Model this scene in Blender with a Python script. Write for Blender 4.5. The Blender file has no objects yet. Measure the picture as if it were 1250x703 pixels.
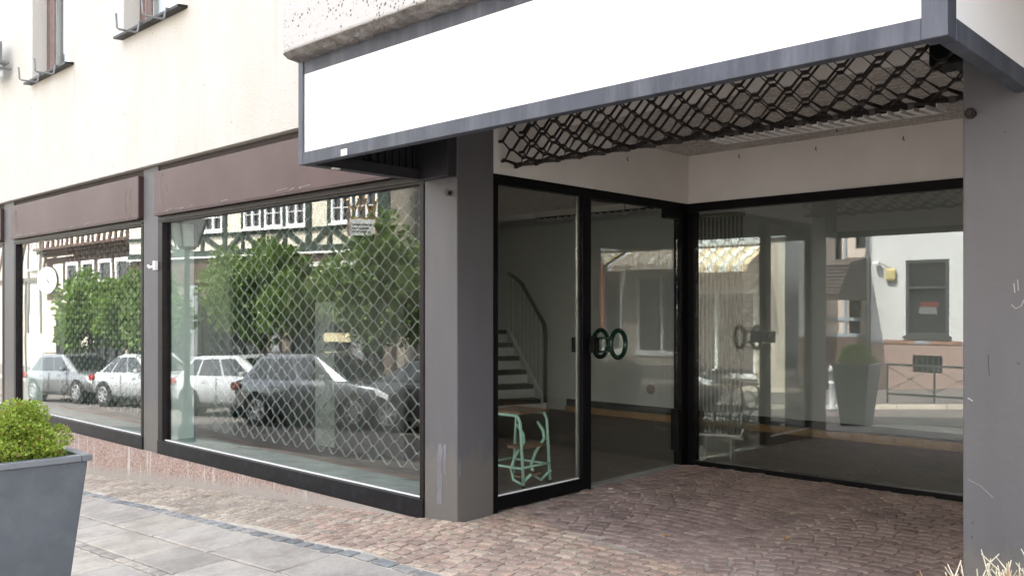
import bpy, bmesh, math, random
from mathutils import Vector, Matrix
random.seed(7)
R = math.radians
S = bpy.context.scene
C = bpy.data.collections.new("street"); S.collection.children.link(C)

# ------------------------------------------------------------------ camera, sky, sun, exposure
cd = bpy.data.cameras.new("camera"); cam = bpy.data.objects.new("camera", cd); C.objects.link(cam)
cam.location = (0, -4.12, 1.45); cam.rotation_euler = (R(90), 0, R(43.5))
cd.sensor_width = 36; cd.lens = 31.1; cd.shift_y = 0.0212; cd.clip_start = .05; cd.clip_end = 2000
S.camera = cam
SUN_EL, SUN_AZ = 55.0, 16.0            # azimuth measured from +Y towards -X: the sun stands behind the shop
w = bpy.data.worlds.new("World"); S.world = w; w.use_nodes = True
wn = w.node_tree.nodes; wl = w.node_tree.links
bg = wn["Background"]; sky = wn.new("ShaderNodeTexSky"); sky.sky_type = 'NISHITA'; sky.sun_disc = False
sky.sun_elevation = R(SUN_EL); sky.sun_rotation = R(-SUN_AZ); sky.dust_density = 3.0; sky.air_density = 1.0
hs = wn.new("ShaderNodeHueSaturation"); hs.inputs['Saturation'].default_value = .34
wl.new(sky.outputs[0], hs.inputs['Color']); wl.new(hs.outputs[0], bg.inputs[0]); bg.inputs[1].default_value = .15
sd = bpy.data.lights.new("sun", 'SUN'); sd.energy = 2.6; sd.angle = R(.6); sd.color = (1, .95, .87)
sun = bpy.data.objects.new("sun", sd); C.objects.link(sun)
dv = Vector((math.sin(R(SUN_AZ)) * -1 * math.cos(R(SUN_EL)), math.cos(R(SUN_AZ)) * math.cos(R(SUN_EL)), math.sin(R(SUN_EL))))
sun.rotation_euler = dv.to_track_quat('Z', 'Y').to_euler(); sun.location = dv * 30
S.view_settings.view_transform = 'Standard'; S.view_settings.look = 'None'
S.view_settings.exposure = 3.0; S.view_settings.gamma = 1
S.cycles.max_bounces = 14; S.cycles.transparent_max_bounces = 24; S.cycles.glossy_bounces = 6; S.cycles.diffuse_bounces = 5
S.cycles.sample_clamp_indirect = 12

# ------------------------------------------------------------------ materials
M = {}
def new_mat(name):
    m = bpy.data.materials.new(name); m.use_nodes = True
    return m, m.node_tree.nodes, m.node_tree.links, m.node_tree.nodes['Principled BSDF']
def coords(n, l, scale=(1, 1, 1), rot=(0, 0, 0)):
    tc = n.new('ShaderNodeTexCoord'); mp = n.new('ShaderNodeMapping')
    l.new(tc.outputs['Object'], mp.inputs[0]); mp.inputs['Scale'].default_value = scale; mp.inputs['Rotation'].default_value = rot
    return mp.outputs[0]
def noise(n, l, co, scale, detail=4, rough=.6):
    t = n.new('ShaderNodeTexNoise'); t.inputs['Scale'].default_value = scale; t.inputs['Detail'].default_value = detail
    t.inputs['Roughness'].default_value = rough; l.new(co, t.inputs['Vector']); return t.outputs['Fac']
def ramp(n, l, fac, stops):
    r = n.new('ShaderNodeValToRGB'); e = r.color_ramp.elements
    while len(e) < len(stops): e.new(.5)
    for k, (p, c) in enumerate(stops): e[k].position = p; e[k].color = (*c, 1) if len(c) == 3 else c
    l.new(fac, r.inputs[0]); return r.outputs[0]
def mixc(n, l, fac, a, b, mode='MIX'):
    x = n.new('ShaderNodeMix'); x.data_type = 'RGBA'; x.blend_type = mode
    if isinstance(fac, float): x.inputs[0].default_value = fac
    else: l.new(fac, x.inputs[0])
    for i, v in ((6, a), (7, b)):
        if isinstance(v, tuple): x.inputs[i].default_value = (*v, 1)
        else: l.new(v, x.inputs[i])
    return x.outputs[2]
def bump(n, l, p, h, st, dist=.01):
    b = n.new('ShaderNodeBump'); b.inputs['Strength'].default_value = st; b.inputs['Distance'].default_value = dist
    l.new(h, b.inputs['Height']); l.new(b.outputs[0], p.inputs['Normal'])
def mat(name, col, rough=.6, metal=0, var=.12, vs=6, bs=0, bsc=60, bd=.004, dirt=None, dsc=3, dlo=.55, dhi=.75, spec=.5, streak=False, coat=0):
    m, n, l, p = new_mat(name)
    co = coords(n, l); f = noise(n, l, co, vs)
    a = tuple(min(1, c * (1 - var)) for c in col); b = tuple(min(1, c * (1 + var)) for c in col)
    c = ramp(n, l, f, [(.3, a), (.7, b)])
    if dirt:
        dc = coords(n, l, (1, 1, .12) if streak else (1, 1, 1))
        c = mixc(n, l, ramp(n, l, noise(n, l, dc, dsc, 6, .7), [(dlo, (0, 0, 0)), (dhi, (1, 1, 1))]), c, dirt)
    l.new(c, p.inputs['Base Color']); p.inputs['Roughness'].default_value = rough; p.inputs['Metallic'].default_value = metal
    p.inputs['Specular IOR Level'].default_value = spec
    if coat: p.inputs['Coat Weight'].default_value = coat; p.inputs['Coat Roughness'].default_value = .05
    if bs: bump(n, l, p, noise(n, l, co, bsc, 3), bs, bd)
    M[name] = m; return m
def cream():
    m, n, l, p = new_mat('cream_plaster'); co = coords(n, l)
    c = ramp(n, l, noise(n, l, coords(n, l, (1, 1, .3)), 1.6, 6, .65), [(.35, (.60, .575, .51)), (.6, (.625, .615, .57))])
    f = noise(n, l, coords(n, l, (1, 1, .45)), 26, 3, .6); f2 = noise(n, l, co, 1.5, 3)
    sp = ramp(n, l, f, [(.66, (0, 0, 0)), (.72, (1, 1, 1))]); sp2 = ramp(n, l, f2, [(.45, (0, 0, 0)), (.62, (1, 1, 1))])
    c = mixc(n, l, mixc(n, l, 1.0, sp, sp2, 'MULTIPLY'), c, (.40, .33, .23))
    st = ramp(n, l, noise(n, l, coords(n, l, (1, 1, .05)), 3.4, 5, .7), [(.60, (0, 0, 0)), (.75, (.5, .5, .5))]); c = mixc(n, l, st, c, (.44, .39, .29))
    l.new(c, p.inputs['Base Color']); p.inputs['Roughness'].default_value = .95; bump(n, l, p, noise(n, l, co, 55, 5, .7), 1, .014); M['cream_plaster'] = m
cream()
# pebble dash: small dark pits over pale plaster
def speckle(name, base, dark, scale, thr, bs=.9, rough=.95):
    m, n, l, p = new_mat(name); co = coords(n, l)
    v = n.new('ShaderNodeTexVoronoi'); v.inputs['Scale'].default_value = scale; l.new(co, v.inputs['Vector'])
    f1 = ramp(n, l, v.outputs['Distance'], [(thr * .6, (1, 1, 1)), (thr, (0, 0, 0))])
    f2 = ramp(n, l, noise(n, l, co, scale * .35, 2), [(.5, (0, 0, 0)), (.58, (1, 1, 1))])
    mm = mixc(n, l, 1.0, f1, f2, 'MULTIPLY')
    l.new(mixc(n, l, mm, base, dark), p.inputs['Base Color']); p.inputs['Roughness'].default_value = rough
    bump(n, l, p, noise(n, l, co, scale * .8, 4), bs, .008); M[name] = m
speckle('pebble_dash', (.50, .495, .48), (.13, .12, .11), 42, .42)
mat('rough_concrete', (.15, .138, .128), .95, var=.4, vs=14, bs=1, bsc=30, bd=.02, dirt=(.24, .23, .22), dsc=9, dlo=.48, dhi=.62)
def granite():
    m, n, l, p = new_mat('pink_granite'); co = coords(n, l)
    v = n.new('ShaderNodeTexVoronoi'); v.inputs['Scale'].default_value = 75; l.new(co, v.inputs['Vector'])
    sp = n.new('ShaderNodeSeparateColor'); l.new(v.outputs['Color'], sp.inputs[0])
    c = ramp(n, l, sp.outputs[0], [(.1, (.24, .155, .125)), (.45, (.34, .24, .20)), (.75, (.46, .37, .33)), (1, (.22, .18, .165))])
    tc = n.new('ShaderNodeTexCoord'); sx = n.new('ShaderNodeSeparateXYZ'); l.new(tc.outputs['Object'], sx.inputs[0])
    # lime runs: vertical pale streaks and a grey splash band along the foot
    st = ramp(n, l, noise(n, l, coords(n, l, (1, 1, .06)), 4.2, 5, .7), [(.55, (0, 0, 0)), (.62, (1, 1, 1))])
    c = mixc(n, l, st, c, (.56, .53, .51))
    foot = n.new('ShaderNodeMath'); foot.operation = 'MULTIPLY_ADD'; foot.inputs[1].default_value = -.0755; foot.inputs[2].default_value = -.332
    l.new(sx.outputs[0], foot.inputs[0])       # height above the sloping pavement
    hh = n.new('ShaderNodeMath'); hh.operation = 'ADD'; l.new(sx.outputs[2], hh.inputs[0]); l.new(foot.outputs[0], hh.inputs[1])
    nz = n.new('ShaderNodeMath'); nz.operation = 'MULTIPLY_ADD'; nz.inputs[1].default_value = .12; l.new(noise(n, l, co, 5), nz.inputs[0]); l.new(hh.outputs[0], nz.inputs[2])
    fr = ramp(n, l, nz.outputs[0], [(.10, (.85, .85, .85)), (.20, (0, 0, 0))])
    c = mixc(n, l, fr, c, (.33, .31, .28))
    l.new(c, p.inputs['Base Color']); p.inputs['Roughness'].default_value = .85
    bump(n, l, p, v.outputs['Distance'], .5, .004); M['pink_granite'] = m
granite()
def pillar_paint():
    m, n, l, p = new_mat('grey_pillar_paint'); co = coords(n, l)
    c = ramp(n, l, noise(n, l, coords(n, l, (1, 1, .25)), 3, 5), [(.3, (.088, .087, .093)), (.7, (.110, .108, .115))])
    v = n.new('ShaderNodeTexVoronoi'); v.inputs['Scale'].default_value = 9; l.new(co, v.inputs['Vector'])
    pit = ramp(n, l, v.outputs['Distance'], [(.035, (1, 1, 1)), (.06, (0, 0, 0))])
    c = mixc(n, l, pit, c, (.06, .055, .05))
    tc = n.new('ShaderNodeTexCoord'); sx = n.new('ShaderNodeSeparateXYZ'); l.new(tc.outputs['Object'], sx.inputs[0])
    nz = n.new('ShaderNodeMath'); nz.operation = 'MULTIPLY_ADD'; nz.inputs[1].default_value = -.75; l.new(noise(n, l, coords(n, l, (1, 1, .3)), 9, 6, .75), nz.inputs[0]); l.new(sx.outputs[2], nz.inputs[2])
    wear = ramp(n, l, nz.outputs[0], [(.0, (1, 1, 1)), (.12, (0, 0, 0))])
    c = mixc(n, l, wear, c, (.125, .118, .108))
    sc = ramp(n, l, noise(n, l, coords(n, l, (3, 3, .5), (.3, .2, .4)), 7, 8, .85), [(.73, (0, 0, 0)), (.76, (1, 1, 1))])
    c = mixc(n, l, sc, c, (.26, .26, .27))
    l.new(c, p.inputs['Base Color']); p.inputs['Roughness'].default_value = .55
    bump(n, l, p, noise(n, l, co, 25, 4), .25, .006); M['grey_pillar_paint'] = m
pillar_paint()
def fascia():
    m, n, l, p = new_mat('brown_fascia'); co = coords(n, l)
    c = ramp(n, l, noise(n, l, co, 1.2, 3), [(.35, (.098, .066, .062)), (.65, (.118, .083, .078))])
    sc = ramp(n, l, noise(n, l, coords(n, l, (1.2, 1, .35), (0, .5, 0)), 6, 9, .8), [(.70, (0, 0, 0)), (.72, (1, 1, 1))])
    c = mixc(n, l, sc, c, (.22, .18, .165))
    l.new(c, p.inputs['Base Color']); p.inputs['Roughness'].default_value = .5; p.inputs['Specular IOR Level'].default_value = .2; M['brown_fascia'] = m
fascia()
mat('scratch_white', (.34, .32, .31), .7)
mat('fascia_edge', (.045, .024, .022), .5)
mat('window_frame_metal', (.016, .013, .013), .42, var=.15, dirt=(.032, .028, .028), dsc=14, dlo=.5, dhi=.9, spec=.2)
mat('frame_rail_metal', (.009, .009, .011), .45, var=.2, vs=10, dirt=(.035, .035, .042), dsc=9, dlo=.5, dhi=.85, spec=.2)
mat('black_metal', (.004, .004, .0045), .5, var=.2, spec=.15)
mat('door_alu', (.22, .215, .205), .35, .6)
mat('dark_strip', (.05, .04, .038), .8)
mat('sign_frame_metal', (.052, .060, .078), .5, .2, var=.18, vs=4, dirt=(.12, .13, .158), dsc=7, dlo=.45, dhi=.75, streak=True, bs=.15, bsc=12)
mat('sign_white', (.88, .88, .88), .3, var=.005)
mat('sign_inner', (.02, .02, .024), .5)
mat('smear_paint', (.155, .155, .17), .7, var=.2)
mat('white_label', (.8, .8, .8), .5)
mat('recess_plaster', (.70, .68, .65), .9, var=.05, vs=3, bs=.3, bsc=90, bd=.003)
def woodwool():
    m, n, l, p = new_mat('streaked_ceiling')
    f = noise(n, l, coords(n, l, (1, 10, 1)), 6, 8, .75); f2 = noise(n, l, coords(n, l, (1, 6, 1)), 28, 4, .8)
    c = ramp(n, l, f, [(.36, (.22, .205, .19)), (.5, (.70, .67, .62)), (.62, (.88, .83, .76))])
    c = mixc(n, l, ramp(n, l, f2, [(.42, (1, 1, 1)), (.56, (0, 0, 0))]), c, (.17, .145, .125))
    l.new(c, p.inputs['Base Color']); p.inputs['Roughness'].default_value = .95; bump(n, l, p, f, .5, .01); M['streaked_ceiling'] = m
woodwool()
mat('interior_wall', (.70, .71, .69), .85, var=.03)
mat('interior_grey', (.07, .068, .065), .8)
mat('side_panel_paint', (.70, .80, .74), .35, var=.05)
mat('sill_laminate', (.30, .36, .34), .22, var=.2, vs=5)
mat('sill_edge_wood', (.12, .07, .045), .6, var=.3)
mat('skirting_wood', (.44, .28, .14), .7, var=.25, vs=8)
mat('white_louvre', (.85, .84, .82), .4, var=.02)
mat('lamp_housing', (.50, .50, .40), .5, var=.05)
mat('tread_dark', (.010, .009, .008), .5)
mat('riser_white', (.80, .81, .80), .6)
mat('handrail_brown', (.018, .012, .010), .35)
mat('steel_grey', (.30, .31, .31), .4, .4)
mat('mint_enamel', (.42, .68, .54), .35, var=.12, vs=20, dirt=(.20, .25, .16), dsc=22, dlo=.62, dhi=.72)
mat('worn_wood', (.20, .115, .07), .7, var=.35, vs=12, bs=.3)
mat('rubber', (.015, .015, .015), .8)
mat('green_handle', (.002, .024, .015), .25, var=.1)
mat('radiator_enamel', (.24, .24, .20), .45, var=.05)
mat('galvanised', (.22, .23, .23), .45, .7)
mat('brown_window', (.15, .10, .09), .6, var=.2, vs=12)
mat('panel_grey', (.26, .28, .26), .9)
mat('curtain', (.66, .63, .52), .9)
mat('grille_steel', (.34, .37, .355), .35, .1, var=.1, vs=15)
mat('grille_steel_dark', (.10, .12, .115), .35, .3, var=.3, vs=15)  # darker version of the display grille steel
mat('grille_dark', (.022, .018, .016), .45, .3, var=.3, vs=20)
mat('planter_zinc', (.105, .118, .135), .42, .2, var=.12, vs=5, dirt=(.145, .16, .178), dsc=4, dlo=.45, dhi=.8, bs=.08, bsc=8)
mat('planter_rim', (.20, .215, .235), .35, .4, var=.1)
mat('soil', (.06, .045, .03), 1, bs=1, bsc=50, bd=.02)
mat('twig_dry', (.60, .55, .42), .8, var=.3, vs=30)
mat('twig_brown', (.40, .20, .07), .9)
mat('bark', (.10, .08, .06), .95, var=.3, bs=1, bsc=30, bd=.01)
mat('mortar', (.47, .425, .36), .95, var=.25, vs=7, bs=.6, bsc=120, bd=.004)
mat('cobbled_road', (.15, .13, .12), .75, var=.25)
mat('asphalt', (.055, .055, .056), .9, var=.2)
mat('timber_green', (.028, .045, .036), .75, var=.2)
mat('timber_brown', (.085, .05, .04), .8, var=.2)
mat('timber_bluegrey', (.25, .30, .34), .75, var=.1)
mat('infill_cream', (.78, .74, .62), .9, var=.03)
mat('house_umber', (.16, .13, .11), .9)
mat('infill_pink', (.52, .45, .40), .9, var=.03)
mat('house_white', (.47, .49, .485), .9, var=.02)
mat('house_beige', (.50, .44, .37), .9, var=.05)
mat('plinth_salmon', (.25, .18, .155), .9, var=.05)
mat('brick_trim', (.22, .12, .085), .9, var=.3)
mat('trim_grey', (.25, .26, .28), .8)
mat('white_paint', (.82, .83, .84), .5, var=.02)
mat('dark_frame', (.03, .036, .036), .5)
mat('roof_tile', (.055, .045, .04), .85, var=.3)
mat('roof_red', (.22, .09, .06), .9, var=.25)
mat('awning_cream', (.75, .66, .42), .85); mat('awning_white', (.80, .80, .76), .85); mat('awning_tan', (.62, .50, .33), .85)
mat('awning_case', (.62, .64, .65), .4)
mat('gold_paint', (.40, .24, .06), .4, .5)
mat('parking_blue', (.02, .09, .28), .4)
mat('flag_orange', (.72, .16, .06), .7)
mat('poster_red', (.10, .018, .014), .5); mat('poster_white', (.10, .105, .11), .5)
mat('lantern_glass', (.60, .62, .60), .3)
mat('cast_iron', (.03, .036, .034), .45)
mat('bollard_grey', (.30, .32, .34), .5)
mat('car_white', (.40, .42, .44), .25, var=.01, coat=1); mat('car_grey', (.14, .15, .165), .3, .5, var=.02, coat=1)
mat('car_silver', (.16, .17, .18), .3, .5, var=.02, coat=1); mat('car_black', (.02, .022, .025), .3, var=.02, coat=1)
mat('tyre', (.018, .018, .018), .85); mat('alloy', (.55, .56, .58), .3, .8); mat('arch_black', (.008, .008, .008), .9)
mat('tail_red', (.28, .008, .008), .15); mat('lamp_clear', (.7, .72, .75), .1)
mat('ochre_case', (.42, .36, .16), .6)
mat('salmon_shirt', (.3, .03, .03), .9)
for nm, c in (('house_glass', (.02, .022, .024)), ('car_glass', (.012, .014, .016))):
    mat(nm, c, .06, var=.05, spec=.8)
def glass(name, tint, wav, base=.073):
    m, n, l, p = new_mat(name); n.remove(p); out = n['Material Output']
    lw = n.new('ShaderNodeLayerWeight'); lw.inputs[0].default_value = .5
    pw = n.new('ShaderNodeMath'); pw.operation = 'POWER'; pw.inputs[1].default_value = 5; l.new(lw.outputs['Facing'], pw.inputs[0])
    ma = n.new('ShaderNodeMath'); ma.operation = 'MULTIPLY_ADD'; ma.inputs[1].default_value = .92; ma.inputs[2].default_value = base; l.new(pw.outputs[0], ma.inputs[0])
    tr = n.new('ShaderNodeBsdfTransparent'); tr.inputs[0].default_value = (*tint, 1)
    gl = n.new('ShaderNodeBsdfGlossy'); gl.inputs['Roughness'].default_value = 0; gl.inputs[0].default_value = (1, 1, 1, 1)
    if wav:
        b = n.new('ShaderNodeBump'); b.inputs['Strength'].default_value = wav; b.inputs['Distance'].default_value = .003
        l.new(noise(n, l, coords(n, l), 1.6, 1), b.inputs['Height']); l.new(b.outputs[0], gl.inputs['Normal'])
    mx = n.new('ShaderNodeMixShader'); l.new(ma.outputs[0], mx.inputs[0]); l.new(tr.outputs[0], mx.inputs[1]); l.new(gl.outputs[0], mx.inputs[2])
    l.new(mx.outputs[0], out.inputs[0]); M[name] = m
glass('shop_glass', (.94, .96, .945), .02); glass('wavy_glass', (.94, .96, .945), .12, .052); glass('recess_glass', (.86, .88, .865), .015, .115)
def vcol(name, rough, bs, bsc, rand=.25, trans=0, bd=.004):
    m, n, l, p = new_mat(name); a = n.new('ShaderNodeAttribute'); a.attribute_name = 'Col'
    co = coords(n, l); f = noise(n, l, co, 30, 4)
    k = ramp(n, l, f, [(.3, (1 - rand,) * 3), (.7, (1 + rand * .3,) * 3)])
    c = mixc(n, l, 1.0, a.outputs['Color'], k, 'MULTIPLY')
    if bs:
        ge = n.new('ShaderNodeNewGeometry'); f3 = noise(n, l, ge.outputs['Position'], 2.6, 7, .75)
        c = mixc(n, l, 1.0, c, ramp(n, l, f3, [(.38, (.72, .71, .70)), (.56, (1, 1, 1)), (.72, (1.12, 1.1, 1.06))]), 'MULTIPLY')
        f4 = noise(n, l, ge.outputs['Position'], 19, 3, .6)
        c = mixc(n, l, ramp(n, l, f4, [(.72, (0, 0, 0)), (.74, (.7, .7, .7))]), c, (.52, .48, .43))
    l.new(c, p.inputs['Base Color']); p.inputs['Roughness'].default_value = rough
    if bs: bump(n, l, p, noise(n, l, co, bsc, 5, .7), bs, bd)
    if trans:
        out = n['Material Output']; t = n.new('ShaderNodeBsdfTranslucent'); l.new(c, t.inputs[0]); mx = n.new('ShaderNodeMixShader'); mx.inputs[0].default_value = trans
        l.new(p.outputs[0], mx.inputs[1]); l.new(t.outputs[0], mx.inputs[2]); l.new(mx.outputs[0], out.inputs[0])
    M[name] = m
vcol('sett_stone', .66, .9, 45, .32, 0, .006); vcol('slab_stone', .68, .35, 90, .15); vcol('leaf', .5, 0, 1, .1, .35)

# ------------------------------------------------------------------ mesh helpers
class MB:
    def __init__(s): s.v = []; s.f = []; s.c = []; s.mi = []
    def add(s, vs, fs, col=None, mi=0):
        o = len(s.v); s.v += [tuple(v) for v in vs]
        for f in fs: s.f.append([i + o for i in f]); s.mi.append(mi)
        if col is not None: s.c += [col] * len(vs)
        return s
    def box(s, x0, x1, y0, y1, z0, z1, mi=0):
        vs = [(x, y, z) for x in (x0, x1) for y in (y0, y1) for z in (z0, z1)]
        return s.add(vs, [(0, 1, 3, 2), (4, 6, 7, 5), (0, 4, 5, 1), (2, 3, 7, 6), (0, 2, 6, 4), (1, 5, 7, 3)], mi=mi)
    def bar(s, a, b, w, d=None, up=(0, 0, 1)):
        a = Vector(a); b = Vector(b); d = d or w; t = (b - a).normalized(); u = Vector(up)
        if abs(t.dot(u)) > .98: u = Vector((0, 1, 0))
        x = t.cross(u).normalized(); y = x.cross(t)
        vs = [p + x * i * w / 2 + y * j * d / 2 for p in (a, b) for i, j in ((-1, -1), (1, -1), (1, 1), (-1, 1))]
        return s.add(vs, [(0, 1, 2, 3), (7, 6, 5, 4), (0, 4, 5, 1), (1, 5, 6, 2), (2, 6, 7, 3), (3, 7, 4, 0)])
    def tube(s, pts, r, n=8, closed=False):
        pts = [Vector(p) for p in pts]; m = len(pts); rs = r if isinstance(r, (list, tuple)) else [r] * m
        o = len(s.v); px = None; vs = []
        for i, p in enumerate(pts):
            if closed: t = (pts[(i + 1) % m] - pts[i - 1])
            else: t = pts[min(i + 1, m - 1)] - pts[max(i - 1, 0)]
            t.normalize()
            if px is None:
                u = Vector((0, 0, 1)) if abs(t.z) < .9 else Vector((0, 1, 0)); px = t.cross(u).normalized()
            else: px = (px - t * px.dot(t)).normalized()
            y = t.cross(px)
            for k in range(n):
                a = 2 * math.pi * k / n; vs.append(p + (px * math.cos(a) + y * math.sin(a)) * rs[i])
        fs = []
        for i in range(m if closed else m - 1):
            j = (i + 1) % m
            for k in range(n): fs.append((i * n + k, i * n + (k + 1) % n, j * n + (k + 1) % n, j * n + k))
        if not closed: fs += [tuple(range(n - 1, -1, -1)), tuple((m - 1) * n + k for k in range(n))]
        return s.add(vs, fs)
    def prism(s, poly, y0, y1, axis='y'):
        n = len(poly)
        def P(a, b, t): return {'y': (a, t, b), 'x': (t, a, b), 'z': (a, b, t)}[axis]
        vs = [P(a, b, y0) for a, b in poly] + [P(a, b, y1) for a, b in poly]
        return s.add(vs, [tuple(range(n)), tuple(range(2 * n - 1, n - 1, -1))] + [(i, i + n, (i + 1) % n + n, (i + 1) % n) for i in range(n)])
    def lathe(s, prof, n=12, c=(0, 0), ax='z'):
        vs = []
        for r, z in prof:
            for k in range(n):
                a = 2 * math.pi * k / n; q = (c[0] + r * math.cos(a), c[1] + r * math.sin(a), z)
                vs.append(q if ax == 'z' else (q[0], z, q[1]))
        fs = [(i * n + k, i * n + (k + 1) % n, (i + 1) * n + (k + 1) % n, (i + 1) * n + k) for i in range(len(prof) - 1) for k in range(n)]
        fs += [tuple(range(n)), tuple((len(prof) - 1) * n + k for k in range(n - 1, -1, -1))]
        return s.add(vs, fs)
    def mesh(s, name, m, smooth=False):
        me = bpy.data.meshes.new(name); me.from_pydata(s.v, [], s.f)
        for q in (m if isinstance(m, (list, tuple)) else [m]): me.materials.append(M[q] if isinstance(q, str) else q)
        if any(s.mi): me.polygons.foreach_set('material_index', s.mi)
        if s.c:
            a = me.color_attributes.new('Col', 'FLOAT_COLOR', 'POINT'); a.data.foreach_set('color', [q for c in s.c for q in (*c, 1)])
        bm = bmesh.new(); bm.from_mesh(me); bmesh.ops.recalc_face_normals(bm, faces=bm.faces); bm.to_mesh(me); bm.free()
        if smooth: me.polygons.foreach_set('use_smooth', [True] * len(me.polygons))
        me.update(); return me
    def build(s, name, m, parent=None, bevel=0, smooth=False, loc=None, rz=0, **kw):
        o = link(name, s.mesh(name, m, smooth), parent, loc, rz)
        if bevel:
            b = o.modifiers.new('bevel', 'BEVEL'); b.width = bevel; b.segments = 2; b.limit_method = 'ANGLE'
        for k, v in kw.items(): o[k] = v
        return o
def link(name, me, parent=None, loc=None, rz=0):
    o = bpy.data.objects.new(name, me); C.objects.link(o)
    if loc is not None: o.location = loc
    o.rotation_euler.z = rz
    if parent is not None: o.parent = parent
    return o
def thing(name, label, cat, loc=(0, 0, 0), rz=0, group=None):
    o = link(name, None, None, loc, rz); o['label'] = label; o['category'] = cat
    if group: o['group'] = group
    return o
def tag(o, label, cat, group=None):
    o['label'] = label; o['category'] = cat
    if group: o['group'] = group
    return o
def box(name, m, parent, *b, bevel=0, **kw): return MB().box(*b).build(name, m, parent, bevel=bevel, **kw)
def copy_tree(o, loc=None, rz=None, label=None):
    def cp(a, par):
        c = a.copy(); C.objects.link(c)
        if par is not None: c.parent = par
        for ch in [k for k in C.objects if k.parent == a]: cp(ch, c)
        return c
    r = cp(o, None)
    if loc is not None: r.location = loc
    if rz is not None: r.rotation_euler.z = rz
    if label: r['label'] = label
    return r

# ------------------------------------------------------------------ the lie of the land
def g(x, y):
    if x > -4.4: a = 0
    elif x > -11: a = .0755 * (x + 4.4)
    elif x > -32: a = -.498 + .035 * (x + 11)
    else: a = -1.233
    if y > 0: b = .014 * min(y, 3)
    elif y > -3.5: b = .06 * y
    elif y > -9: b = -.21 + .035 * (y + 3.5)
    else: b = -.4025
    return a + b
def sheet(name, m, x0, x1, y0, y1, dz, nx, ny, kind='structure'):
    mb = MB(); vs = []
    for i in range(nx + 1):
        for j in range(ny + 1):
            x = x0 + (x1 - x0) * i / nx; y = y0 + (y1 - y0) * j / ny; vs.append((x, y, g(x, y) + dz))
    fs = [(i * (ny + 1) + j, (i + 1) * (ny + 1) + j, (i + 1) * (ny + 1) + j + 1, i * (ny + 1) + j + 1) for i in range(nx) for j in range(ny)]
    mb.add(vs, fs); o = mb.build(name, m, None); o['kind'] = kind; return o
def road_material():
    m, n, l, p = new_mat('road_setts'); co = coords(n, l, (1, 1.5, 1))
    v = n.new('ShaderNodeTexVoronoi'); v.feature = 'DISTANCE_TO_EDGE'; v.inputs['Scale'].default_value = 8; l.new(co, v.inputs['Vector'])
    v2 = n.new('ShaderNodeTexVoronoi'); v2.inputs['Scale'].default_value = 8; l.new(co, v2.inputs['Vector'])
    s2 = n.new('ShaderNodeSeparateColor'); l.new(v2.outputs['Color'], s2.inputs[0])
    c = ramp(n, l, s2.outputs[0], [(.1, (.08, .07, .066)), (.5, (.125, .108, .10)), (.9, (.17, .15, .14))])
    c = mixc(n, l, ramp(n, l, v.outputs['Distance'], [(.02, (1, 1, 1)), (.09, (0, 0, 0))]), c, (.05, .045, .04))
    l.new(c, p.inputs['Base Color']); p.inputs['Roughness'].default_value = .8
    bump(n, l, p, v.outputs['Distance'], .8, .02); M['road_setts'] = m
road_material()
sheet('ground', 'asphalt', -400, 400, -400, 200, -.14, 200, 150)
sheet('road', 'road_setts', -60, 40, -9.3, -3.3, -.06, 120, 30)
pavement = sheet('pavement', 'mortar', -34, 14, -3.3, 2.9, -.004, 96, 62)
sheet('far_pavement', 'road_setts', -60, 40, -16, -9.3, .02, 100, 16)
fk = MB()
for i in range(90):
    x0 = -50 + i * 1.0; fk.add([(x, y, g(x, -9.3) + z) for x in (x0, x0 + .985) for y in (-9.42, -9.28) for z in (-.12, .032)], [(0, 1, 3, 2), (4, 6, 7, 5), (0, 4, 5, 1), (2, 3, 7, 6), (0, 2, 6, 4), (1, 5, 7, 3)])
o = fk.build('kerb', 'mortar'); o['kind'] = 'structure'

# --- paving stones
def yb(x): # inner edge of the blue sett band
    P = [(-14, -.42), (-9.4, -.56), (-7.4, -.67), (-5.9, -.75), (-4.77, -.81), (-3.7, -.80), (2, -.80)]
    for (a, b), (c, d) in zip(P, P[1:]):
        if x <= c: return b + (d - b) * (x - a) / (c - a)
    return -.8
ZC = {'beige': [(.44, .375, .305), (.41, .35, .285), (.47, .405, .33), (.43, .355, .28), (.40, .34, .285)],
      'warm': [(.49, .37, .29), (.48, .345, .275), (.52, .42, .33), (.45, .335, .275), (.50, .385, .31)],
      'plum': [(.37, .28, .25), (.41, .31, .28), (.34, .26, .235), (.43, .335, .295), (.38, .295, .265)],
      'blue': [(.28, .285, .285), (.32, .32, .31), (.24, .25, .255), (.36, .35, .33)],
      'slab': [(.38, .35, .312), (.41, .375, .33), (.36, .33, .292), (.415, .375, .32), (.38, .35, .31)]}
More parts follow.
